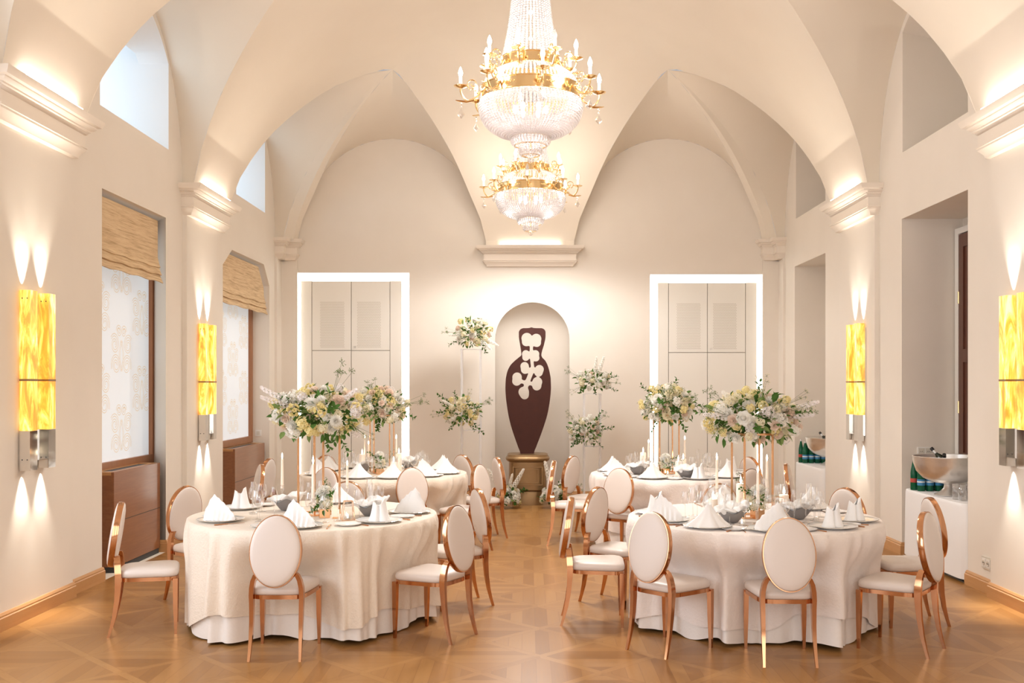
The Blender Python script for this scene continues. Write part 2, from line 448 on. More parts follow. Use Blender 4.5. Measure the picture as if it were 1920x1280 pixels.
# ------------------------------------------------------------------ walls
def arch_pts(c, hw, z0, r, n=24, rev=False):
    p = [(c - hw * math.cos(PI * k / n), z0 + r * math.sin(PI * k / n)) for k in range(n + 1)]
    return p[::-1] if rev else p
def clere(yn, yf, c, hw, z0):
    """opening: flat sill, straight jambs, head following the wall arch"""
    head = lambda y: ZS + (ARCH_R - .09) * math.sqrt(max(0, 1 - ((y - c) / hw) ** 2))
    n = 18
    return [(yn, z0)] + [(yf, z0)] + [(yf + (yn - yf) * k / n, head(yf + (yn - yf) * k / n)) for k in range(n + 1)]
def side_wall(s):
    m = MB(); tx = X(s, WALL)
    out = [(Y_OPEN, 0), (YB, 0), (YB, ZS)]
    bays = []
    for k in range(4):
        y0 = max(BANDS[k][1], Y_OPEN); y1 = 14.72 if k == 0 else BANDS[k - 1][0]
        if k == 3: y0 = BANDS[3][1]
        bays.append((y0, y1))
    for y0, y1 in bays:
        c, hw = (y0 + y1) / 2, (y1 - y0) / 2
        out += [(y, z) for y, z in arch_pts(c, hw, ZS, ARCH_R, 24, True)]
    out += [(Y_OPEN, ZS)]
    holes, specs = [], []
    def cl(k, yn, yf, z0):
        y0, y1 = bays[k]; holes.append(clere(yn, yf, (y0 + y1) / 2, (y1 - y0) / 2, z0)); return holes[-1]
    Z = .001
    if s < 0:
        holes.append([(8.74, Z), (10.28, Z), (10.28, 3.45), (8.74, 3.45)])
        holes.append([(12.2, Z), (14.4, Z), (14.4, 3.15), (14.1, 3.43), (12.58, 3.43), (12.2, 3.2)])
        holes.append([(8.74 - PITCH, Z), (10.28 - PITCH, Z), (10.28 - PITCH, 3.45), (8.74 - PITCH, 3.45)])
        w = [cl(1, 8.70, 10.36, 4.17), cl(0, 12.76, 14.16, 4.17), cl(2, 8.70 - PITCH, 10.36 - PITCH, 4.17)]
    else:
        holes.append([(8.60, Z), (10.12, Z), (10.12, 3.41), (8.60, 3.41)])
        holes.append([(12.72, Z), (14.18, Z), (14.18, 3.41), (12.72, 3.41)])
        w = [cl(1, 8.60, 10.10, 4.08), cl(0, 12.72, 14.12, 4.08)]
    m.poly(out, holes, lambda a, b: (tx, a, b))
    return m, holes, w
def reveal(m, hole, x0, x1, hole2=None):
    m.loft([[(x0, y, z) for y, z in hole], [(x1, y, z) for y, z in (hole2 or hole)]], True)

def cap_loops(fp, prof):
    """moulding swept round the three free sides of a block; fp = (wall, front, a0, a1) ; axis 0 = side wall block, 1 = back wall block"""
    ax, w, f, a0, a1 = fp; d = 1 if f > w else -1; loops = []
    for p, z in prof:
        q = [(w, a0 - p), (f + d * p, a0 - p), (f + d * p, a1 + p), (w, a1 + p)]
        loops.append([(a, b, z) if ax == 0 else (b, a, z) for a, b in q])
    return loops
CAPP = [(0, 0), (.012, .006), (.018, .03), (.045, .062), (.055, .072), (.055, .086), (.065, .09), (.065, .102), (.05, .106), (.05, .198), (.062, .204), (.07, .222), (.086, .226), (.086, .238), (.10, .244), (.118, .262), (.118, .272), (.145, .278), (.16, .305), (.165, .33)]
def capital(fp, z0=3.555, prof=CAPP):
    m = MB(); pr = [(p, z + z0) for p, z in prof]
    m.loft(cap_loops(fp, pr), closed=False)
    l = cap_loops(fp, pr)
    m.add(l[-1], [(0, 1, 2, 3)]); m.add(l[0], [(3, 2, 1, 0)])
    return m
def base_trim(m, pts, h=.125, t=.022):
    """oak baseboard along an open polyline; room lies to the left of travel"""
    prof = [(0, 0), (t, 0), (t, h * .72), (t * .75, h * .78), (t * .75, h * .86), (t * .35, h), (0, h)]
    n = len(pts); loops = []
    for i, p in enumerate(pts):
        p = Vector(p); a = (p - Vector(pts[i - 1])).normalized() if i else None; b = (Vector(pts[i + 1]) - p).normalized() if i < n - 1 else None
        na = Vector((-a.y, a.x)) if a else None; nb = Vector((-b.y, b.x)) if b else None
        if na is None: off = nb
        elif nb is None: off = na
        else: off = (na + nb) / (1 + na.dot(nb))
        loops.append([(p.x + off.x * q, p.y + off.y * q, z) for q, z in prof])
    m.loft(loops, True, True, True)

def build_shell():
    build_vault()
    m = MB(); m.add([(-5.2, Y_OPEN, 0), (5.2, Y_OPEN, 0), (5.2, 15.7, 0), (-5.2, 15.7, 0)], [(0, 1, 2, 3)])
    struct(m.obj('floor', M['parquet']))
    # left wall with its deep window bays
    m, holes, w = side_wall(-1)
    xw = xw_left = X(-1, WALL)
    spl = lambda h, yf: [(yf if y > h[0][0] + .5 and abs(y - h[1][0]) < .05 else y, z) for y, z in h]
    h1 = holes[0]; reveal(m, h1, xw, -4.06, [(8.55, .001), (10.70, .001), (10.70, 3.45), (8.55, 3.45)])
    h2 = holes[1]; reveal(m, h2, xw, -4.06)
    h3 = holes[2]; reveal(m, h3, xw, -4.06)
    for a, b, zt in ((8.55, 10.70, 3.45), (12.2, 14.4, 3.45), (8.74 - PITCH, 10.28 - PITCH, 3.45)):
        m.add([(-4.06, a, 0), (-4.06, b, 0), (-4.06, b, zt), (-4.06, a, zt)], [(0, 1, 2, 3)])
    m.cur = 1
    for k, h in enumerate(w):
        flat = [(y, min(z, 5.14)) for y, z in h]
        reveal(m, h, xw, -4.05, flat)
        a, b = h[0][0], h[1][0]
        z0 = h[0][1]
        for (p0, p1) in (((a, z0), (b, z0 )), ((b, z0), (b, 5.3)), ((a, 5.3), (a, z0)), ((b, 5.3), (a, 5.3))):
            m.add([(-4.05, p0[0], p0[1]), (-4.05, p1[0], p1[1]), (-4.75, p1[0], p1[1]), (-4.75, p0[0], p0[1])], [(0, 1, 2, 3)])
    struct(m.obj('wall_left', [M['plaster'], M['white_plaster']], ang=30))
    for k, h in enumerate(w):
        p = MB(); p.add([(-4.74, h[0][0], h[0][1]), (-4.74, h[1][0], h[0][1]), (-4.74, h[1][0], 5.3), (-4.74, h[0][0], 5.3)], [(0, 1, 2, 3)])
        struct(p.obj('window_%d' % (k + 1), M['window_sky' if k < 2 else 'day_window']))
    for k, (ya, yb) in enumerate(((4.6, 6.4), (.75, 2.5))):       # clear windows assumed in the unseen bays beside the camera
        p = MB(); p.add([(xw_left + .004, ya, .95), (xw_left + .004, yb, .95), (xw_left + .004, yb, 3.35), (xw_left + .004, ya, 3.35)], [(0, 1, 2, 3)])
        struct(p.obj('window_%d' % (k + 7), M['day_window']))
    # right wall with blind recesses
    m, holes, w = side_wall(1)
    xw = X(1, WALL)
    for h in holes[:2]:
        reveal(m, h, xw, 4.42)
        a, b, z = h[0][0], h[1][0], h[2][1]
        m.add([(4.42, a, 0), (4.42, b, 0), (4.42, b, z), (4.42, a, z)], [(3, 2, 1, 0)])
    for h in w:
        flat = [(y, min(z, 5.14)) for y, z in h]
        reveal(m, h, xw, 4.6, flat)
        a, b, z0 = h[0][0], h[1][0], h[0][1]
        m.add([(4.6, a, z0), (4.6, b, z0), (4.6, b, 5.14), (4.6, a, 5.14)], [(3, 2, 1, 0)])
    struct(m.obj('wall_right', M['plaster'], ang=30))
    # back wall: two doorway openings and the niche
    m = MB()
    x0, x1 = X(-1, WALL), X(1, WALL)
    out = [(x0, 0), (x1, 0), (x1, ZS)] + arch_pts(X(1, 2.07), 1.41, ZS, 1.55, 24, True) + arch_pts(X(-1, 2.07), 1.41, ZS, 1.55, 24, True) + [(x0, ZS)]
    D = [[(-3.56, .001), (-1.79, .001), (-1.79, 3.415), (-3.56, 3.415)], [(1.84, .001), (3.59, .001), (3.59, 3.39), (1.84, 3.39)]]
    NC, NR, NZ = .065, .56, 2.41
    niche = [(NC - NR, .001), (NC + NR, .001)] + arch_pts(NC, NR, NZ, NR, 24, True)
    m.poly(out, D + [niche], lambda a, b: (a, YB, b))
    for d in D:
        m.loft([[(a, YB, b) for a, b in d], [(a, YB + .34, b) for a, b in d]], True)
        m.add([(a, YB + .34, b) for a, b in d], [(0, 1, 2, 3)])
    loops = []
    for k in range(17):
        th = PI * k / 16; c, s_ = -math.cos(th), math.sin(th)
        col = [(NC + NR * c, YB + .62 * s_, 0), (NC + NR * c, YB + .62 * s_, NZ)]
        for q in range(1, 9):
            ph = PI / 2 * q / 8
            col.append((NC + NR * c * math.cos(ph), YB + .62 * s_ * math.cos(ph), NZ + NR * math.sin(ph)))
        loops.append(col)
    m.loft(loops, closed=False)
    struct(m.obj('wall_back', M['plaster'], ang=30))
    # pilasters, capitals and corner brackets
    for s in (-1, 1):
        for k in range(3):
            b0, b1 = BANDS[k][0], BANDS[k][1] - .05
            w, f = X(s, WALL + .02), X(s, FACE)
            m = MB(); m.box(min(w, f), max(w, f), b0, b1, 0, 3.56); struct(m.obj('pilaster', M['plaster']))
            struct(capital((0, X(s, WALL + .01), X(s, FACE - .03), b0 + .02, b1)).obj('pilaster_capital', M['stucco_trim']))
        w = X(s, WALL)
        m = MB(); m.box(min(w, X(s, WALL - .035)), max(w, X(s, WALL - .035)), 14.70, YB, 0, 3.60); m.box(min(w, X(s, 3.50)), max(w, X(s, 3.50)), YB - .035, YB, 0, 3.60)
        struct(m.obj('corner_pilaster', M['plaster']))
        CP = [(p * .8, z * .92) for p, z in CAPP]
        m = capital((0, X(s, WALL + .01), X(s, WALL - .09), 14.74, YB), 3.59, CP)
        n = capital((1, YB + .01, YB - .09, min(X(s, 3.52), w), max(X(s, 3.52), w)), 3.59, CP); m.add(n.v, n.f)
        struct(m.obj('corner_capital', M['stucco_trim']))
    struct(capital((1, YB + .01, YB - .04, X(-1, .64), X(1, .64)), 3.50, [(p * 1.05, z * .92) for p, z in CAPP]).obj('wall_bracket', M['stucco_trim']))
    # baseboards
    def fy(k): return BANDS[k][0], BANDS[k][1] - .05
    for s, nm, o1, o2 in ((-1, 'left', 12.2, (8.74, 10.28)), (1, 'right', 12.72, (8.60, 10.12))):
        m = MB(); w, f = X(s, WALL), X(s, FACE)
        segs = [[(w, Y_OPEN), (w, fy(2)[0]), (f, fy(2)[0]), (f, fy(2)[1]), (w, fy(2)[1]), (w, (8.74 - PITCH) if s < 0 else fy(1)[0])],
                [(w, fy(1)[0] - .4), (w, fy(1)[0]), (f, fy(1)[0]), (f, fy(1)[1]), (w, fy(1)[1]), (w, o2[0]), (X(s, WALL + .25), o2[0])],
                [(X(s, WALL + .25), o2[1]), (w, o2[1]), (w, fy(0)[0]), (f, fy(0)[0]), (f, fy(0)[1]), (w, fy(0)[1]), (w, o1), (X(s, WALL + .2), o1)],
                [(X(s, WALL + .2), 14.4 if s < 0 else 14.18), (w, 14.4 if s < 0 else 14.18), (w, YB)]]
        for sg in segs: base_trim(m, sg[::-1] if s < 0 else sg)
        struct(m.obj('baseboard_' + nm, M['oak_trim'], ang=25))
    m = MB()
    for a, b in ((-1.79, -.495), (.625, 1.84)): base_trim(m, [(b, YB), (a, YB)])
    struct(m.obj('baseboard_back', M['oak_trim'], ang=25))

# ------------------------------------------------------------------ fixtures of the room
def build_doorways():
    for n, (xa, xb, zt, sp, side) in enumerate([(-3.56, -1.79, 3.415, 2.245, 'the window wall'), (1.84, 3.59, 3.39, 2.215, 'the punch bowl wall')]):
        g, y = .125, YB + .07
        pa, pb, pt = xa + g, xb - g, zt - .118
        t = thing('cabinet_doorway', 'cream built-in cupboard in white-lit doorway near ' + side, 'cupboard', ((xa + xb) / 2, y + .1, 0))
        cx, cy = (xa + xb) / 2, y + .1
        sh = Matrix.Translation((-cx, -cy, 0))
        P = lambda b, nm, mt, par=t: b.xform(sh).obj(nm, mt, par)
        P(MB().box(pa, pb, y + .02, y + .10, 0, pt), 'carcass', M['seam_dark'])
        w = pb - pa; a, b, c = pa + w * .108, (pa + pb) / 2, pb - w * .115; e = .0045
        for u0, u1 in ((pa, a - e), (c + e, pb)):
            P(MB().box(u0, u1, y, y + .03, 0, pt), 'side_panel', M['panel_paint'])
        for u0, u1 in ((a + e, b - e), (b + e, c - e)):
            P(MB().box(u0, u1, y, y + .03, .02, sp - e), 'lower_door', M['panel_paint'])
            d = P(MB().box(u0, u1, y, y + .03, sp + e, pt - .004), 'upper_door', M['panel_paint'])
            # perforated vent: a field of small holes
            hb = MB(); vw = (u1 - u0) * .62; vx = (u0 + u1) / 2 - vw / 2 + (.015 if u0 < b - .1 else -.02)
            nx, nz = 22, 34
            for i in range(nx):
                for k in range(nz):
                    px, pz = vx + vw * (i + .5 * (k % 2)) / nx, pt - .32 - (.70) * k / nz; r = .0055
                    hb.add([(px + r * math.cos(q * PI / 3), y - .0012, pz + r * math.sin(q * PI / 3)) for q in range(6)], [tuple(range(6))])
            P(hb, 'vent_holes', M['vent_shadow'], d)
            if u0 > b - .1: P(MB().lathe([(.001, -.006), (.014, -.006), (.014, .004)], 10).xform(Matrix.Translation((u0 + .05, y - .002, sp + .055)) @ Matrix.Rotation(PI / 2, 4, 'X')), 'lock', M['hole_dark'], d)
        for b4 in ((xa + .004, pa + .03, .0, zt - .004), (pb - .03, xb - .004, .0, zt - .004), (pa + .03, pb - .03, pt - .03, zt - .004)):
            P(MB().box(b4[0], b4[1], y + .12, y + .14, b4[2], b4[3]), 'light_strip', M['led_strip'])

def build_uplights():
    for s in (-1, 1):
        for k in range(2):
            b0, b1 = BANDS[k]; x = X(s, FACE - .14); z = 3.903
            t = thing('strip_uplight', '%s fluorescent strip on top of the %s pilaster capital on the %s side' % ('slim white', ('farther', 'nearer')[k], ('window', 'punch bowl')[s > 0]), 'light', (x, (b0 + b1) / 2, z))
            L = .46
            MB().box(-.014, .014, -L, L, -.018, -.002).obj('housing', M['socket_plastic'], t)
            MB().tube([(0, -L + .02, .008), (0, L - .02, .008)], .011, 8).obj('tube', M['tube_glow'], t)
    t = thing('strip_uplight', 'slim white fluorescent strip on top of the back wall bracket', 'light', (XC, YB - .14, 3.822))
    MB().box(-.46, .46, -.014, .014, -.018, -.002).obj('housing', M['socket_plastic'], t)
    MB().tube([(-.45, 0, .009), (.45, 0, .009)], .012, 8).obj('tube', M['tube_glow_end'], t)

def build_sconces():
    """two amber onyx boxes on a chromed foot, beams up and down the plaster"""
    def spot(loc, d, e, par):
        l = bpy.data.lights.new('beam', 'SPOT'); l.energy = e; l.color = (1, .92, .80); l.spot_size = math.radians(58); l.spot_blend = 1.; l.shadow_soft_size = .012
        o = bpy.data.objects.new('beam', l); COL.objects.link(o); o.location = loc; o.parent = par
        o.rotation_euler = Vector(d).to_track_quat('-Z', 'Y').to_euler()
    for s, y0, lab in ((-1, 7.20, 'on the pilaster nearer the camera by the wood cabinets'), (-1, 11.12, 'between the two blinded windows'), (1, 7.30, 'cut by the photo edge near the wall socket'), (1, 11.02, 'between the two punch bowl recesses')):
        x = X(s, FACE)
        t = thing('wall_sconce', 'double amber onyx wall light ' + lab, 'wall light', (x, y0 + .22, 1.10), 0 if s < 0 else PI)
        MB().box(0, .012, -.20, .20, .06, 1.26).obj('backplate', M['chrome'], t)
        for yy in (-.165, .115):
            b = MB().box(.012, .088, yy - .055, yy + .055, 0, .288).obj('chrome_base', M['chrome'], t)
            MB().box(.012, .088, yy - .055, yy + .055, .29, .650).obj('lower_shade', M['onyx'], t)
            MB().box(.012, .090, yy - .057, yy + .057, .650, .666).obj('joint_band', M['bronze'], t)
            MB().box(.012, .088, yy - .055, yy + .055, .666, 1.31).obj('upper_shade', M['onyx'], t)
            pn = MB()
            for zz in (.08, 1.25):
                for q in (-.03, .03):
                    pn.ball((.05 + q * .6, yy - .0555, zz), .005, 6, 4)
            pn.obj('pin', M['hole_dark'], t, ang=0)
            spot((.032, yy, 1.318), (-.02, 0, 1), 34, t); spot((.032, yy, -.008), (-.02, 0, -1), 26, t)

def spiral(cx, cz, r, turns, a0, sgn, n=22):
    return [(cx + sgn * r * (1 - .78 * k / n) * math.cos(a0 + 2 * PI * turns * k / n), cz + r * (1 - .82 * k / n) * math.sin(a0 + 2 * PI * turns * k / n)) for k in range(n + 1)]
def build_windows():
    for k, (ya, yb, zt, lab) in enumerate([(8.50, 10.66, 3.40, 'nearer'), (12.22, 14.42, 3.40, 'farther')]):
        xp = -4.03; zb = .90
        t = thing('window_screen', 'wood-framed white window screen with gold scroll pattern, %s window' % lab, 'window screen', (xp, (ya + yb) / 2, 0))
        sh = Matrix.Translation((-xp, -(ya + yb) / 2, 0))
        f = MB()
        for a, b, c, d in ((ya, ya + .11, zb, zt), (yb - .11, yb, zb, zt), (ya + .11, yb - .11, zb, zb + .09), (ya + .11, yb - .11, zt - .09, zt)):
            f.box(xp - .02, xp + .05, a, b, c, d)
        f.xform(sh).obj('frame', M['frame_wood'], t)
        MB().box(xp - .01, xp + .01, ya + .1, yb - .1, zb + .08, zt - .08).xform(sh).obj('fabric_panel', M['fabric'], t)
        g = MB()
        pts_all = []
        for iy in range(int((yb - ya) / .52) + 1):
            for iz in range(4):
                cy, cz = ya + .30 + iy * .52, zb + .34 + iz * .78 + (.39 if iy % 2 else 0)
                for sg in (-1, 1):
                    pts_all += [spiral(cy + sg * .13, cz - .10, .105, 1.6, -.4, sg), spiral(cy + sg * .16, cz + .10, .10, 1.6, .6, sg), spiral(cy + sg * .06, cz + .23, .055, 1.4, 0, sg)]
                    pts_all.append([(cy + sg * (.045 * math.sin(q / 10 * PI)), cz - .16 + .3 * q / 10) for q in range(11)])
        for pl in pts_all:
            nr = []
            for q in range(len(pl)):
                (a, b), (c, d) = pl[max(q - 1, 0)], pl[min(q + 1, len(pl) - 1)]; l = math.hypot(c - a, d - b) or 1; nr.append((-(d - b) / l, (c - a) / l))
            for w in (-.012, .012):
                for q in range(len(pl) - 1):
                    if not all(ya + .125 < e < yb - .125 and zb + .105 < f_ < zt - .105 for e, f_ in (pl[q], pl[q + 1])): continue
                    (a, b), (c, d), (n0, n1), (m0, m1) = pl[q], pl[q + 1], nr[q], nr[q + 1]; h = .0032
                    g.add([(xp + .012, a + n0 * (w + e), b + n1 * (w + e)) for e in (h, -h)] + [(xp + .012, c + m0 * (w + e), d + m1 * (w + e)) for e in (-h, h)], [(0, 1, 2, 3)])
        if g.v: g.xform(sh).obj('scroll_pattern', M['scroll'], t)
    # woven roman blinds with three gathered folds
    def blind(pts_top, ya, yb, z0, lab, skew=0.):
        t = thing('roman_blind', 'tan woven roman blind half lowered over the %s window' % lab, 'blind', (-3.80, (ya + yb) / 2, z0))
        m = MB(); X0 = -3.82; zc = z0 + .25
        sh = Matrix.Translation((3.80, -(ya + yb) / 2, -z0))
        poly = [(ya, zc), (yb, zc)] + pts_top
        n = len(poly)
        for xx in (X0, X0 + .012):
            m.poly(poly, [], lambda a, b, xx=xx: (xx, a, b))
        m.loft([[(X0, a, b) for a, b in poly], [(X0 + .012, a, b) for a, b in poly]], True)
        m.xform(sh).obj('panel', M['blind'], t)
        for i in range(3):
            f = MB(); zt, zb_ = zc + .02 - i * .075, zc - .10 - i * .075; bul = .030 + .014 * i
            n = 16; loops = []
            for q in range(n + 1):
                y = ya + (yb - ya) * q / n; w = .006 * math.sin(q * 1.3 + i)
                loops.append([(X0, y, zt), (X0 + bul * .55, y, zt - .03 + w), (X0 + bul, y, zb_ + .03 + w), (X0 + bul + .012, y, zb_ + .004 + w), (X0 + bul, y, zb_ + w), (X0 + .004, y, zb_ + .03 + w)])
            f.loft(loops, True, True, True).xform(sh).obj('fold', M['blind'], t, ang=60)
    blind([(10.24, 3.41), (8.76, 3.41)], 8.76, 10.24, 2.77, 'nearer')
    blind([(14.34, 3.12), (14.06, 3.39), (12.62, 3.39), (12.24, 3.16)], 12.24, 14.36, 2.74, 'farther')
    # walnut radiator cabinets under the windows
    for ya, yb, zt, lab in ((9.10, 10.24, .925, 'nearer'), (12.86, 14.30, .895, 'farther')):
        t = thing('radiator_cabinet', 'walnut radiator cabinet with grey top grille under the %s window' % lab, 'cabinet', (-3.9, (ya + yb) / 2, 0))
        sh = Matrix.Translation((3.9, -(ya + yb) / 2, 0)); P = lambda b, nm, mt, par=t: b.xform(sh).obj(nm, mt, par)
        P(MB().box(-3.98, -3.79, ya + .02, yb - .02, .0, .05), 'plinth', M['hole_dark'])
        fr = P(MB().box(-3.81, -3.785, ya, yb, .055, zt), 'front_panel', M['walnut_veneer'])
        P(MB().box(-3.98, -3.811, ya, ya + .02, .055, zt - .031), 'side_panel', M['walnut_veneer']); P(MB().box(-3.98, -3.811, yb - .02, yb, .055, zt - .031), 'side_panel', M['walnut_veneer'])
        P(MB().box(-3.7845, -3.7835, ya, yb, .462, .468), 'panel_joint', M['hole_dark'], fr)
        tp = MB(); tp.box(-3.845, -3.811, ya, yb, zt - .03, zt); tp.box(-3.98, -3.96, ya, yb, zt - .03, zt); tp.box(-3.96, -3.845, ya, ya + .1, zt - .03, zt); tp.box(-3.96, -3.845, yb - .12, yb, zt - .03, zt)
        P(tp, 'top_frame', M['oak_trim'])
        g = MB()
        n = 34
        for q in range(n): g.box(-3.96, -3.845, ya + .1 + (yb - ya - .22) * q / n, ya + .1 + (yb - ya - .22) * (q + .6) / n, zt - .02, zt - .006)
        P(g, 'grille', M['grille_grey'])

def build_wall_plates():
    t = thing('wall_socket', 'white double wall socket low on the wall above the oak baseboard', 'socket', (X(1, WALL), 8.23, .25))
    MB().box(-.012, 0, -.085, .085, -.05, .05).obj('frame', M['socket_frame'], t)
    for q in (-.038, .038):
        c = MB().box(-.016, -.011, q - .034, q + .034, -.036, .036).obj('insert', M['socket_plastic'], t)
        b = MB()
        b.lathe([(.021, .0), (.021, .004), (.001, .001)], 14); b.xform(Matrix.Translation((-.0165, q, 0)) @ Matrix.Rotation(-PI / 2, 4, 'Y')); b.obj('socket_well', M['socket_frame'], c)
        for e in (-.008, .008): MB().ball((-.0205, q + e, 0), .0035, 6, 4).obj('pin_hole', M['hole_dark'], c)
    t = thing('light_switch', 'small white light switch in the farther window reveal', 'switch', (-3.90, 14.40, 1.03))
    MB().box(-.045, .045, -.010, 0, -.045, .045).obj('frame', M['socket_plastic'], t)
    MB().box(-.022, .022, -.015, -.009, -.026, .026).obj('rocker', M['socket_frame'], t)
    t = thing('wall_socket', 'white double socket above the nearer punch bowl in the recess', 'socket', (4.03, 10.12, 1.05))
    MB().box(-.075, .075, -.012, 0, -.042, .042).obj('frame', M['socket_plastic'], t)
    for q in (-.036, .036):
        c = MB().box(q - .03, q + .03, -.016, -.011, -.032, .032).obj('insert', M['socket_frame'], t)
        for e in (-.008, .008): MB().ball((q + e, -.017, 0), .004, 6, 4).obj('pin_hole', M['hole_dark'], c)

def build_wood_door():
    t = thing('panelled_shutter', 'dark brown panelled wood shutter at the back of the nearer punch bowl recess', 'shutter', (4.36, 9.33, 0))
    sh = Matrix.Translation((-4.36, -9.33, 0)); P = lambda b, nm, mt, par=t: b.xform(sh).obj(nm, mt, par)
    f = MB()
    for a, b, c, d in ((8.62, 8.68, 0, 3.3), (10.02, 10.10, 0, 3.3), (8.68, 10.02, 3.24, 3.3)): f.box(4.33, 4.42, a, b, c, d)
    P(f, 'white_casing', M['socket_plastic'])
    for a, b in ((8.69, 9.345), (9.355, 10.01)):
        lf = MB()
        for c, d, e, g in ((a, a + .1, .9, 3.23), (b - .1, b, .9, 3.23), (a + .1, b - .1, .9, 1.05), (a + .1, b - .1, 3.1, 3.23), (a + .1, b - .1, 1.95, 2.08)): lf.box(4.33, 4.37, c, d, e, g)
        leaf = P(lf, 'leaf', M['dark_door'])
        for e, g in ((1.05, 1.95), (2.08, 3.1)):
            P(MB().box(4.345, 4.36, a + .1, b - .1, e, g), 'panel', M['dark_door'], leaf)
        for z in (1.5, 2.6): P(MB().tube([(4.328, b + .002, z - .06), (4.328, b + .002, z + .06)], .008, 8), 'hinge', M['polished_brass'], leaf)
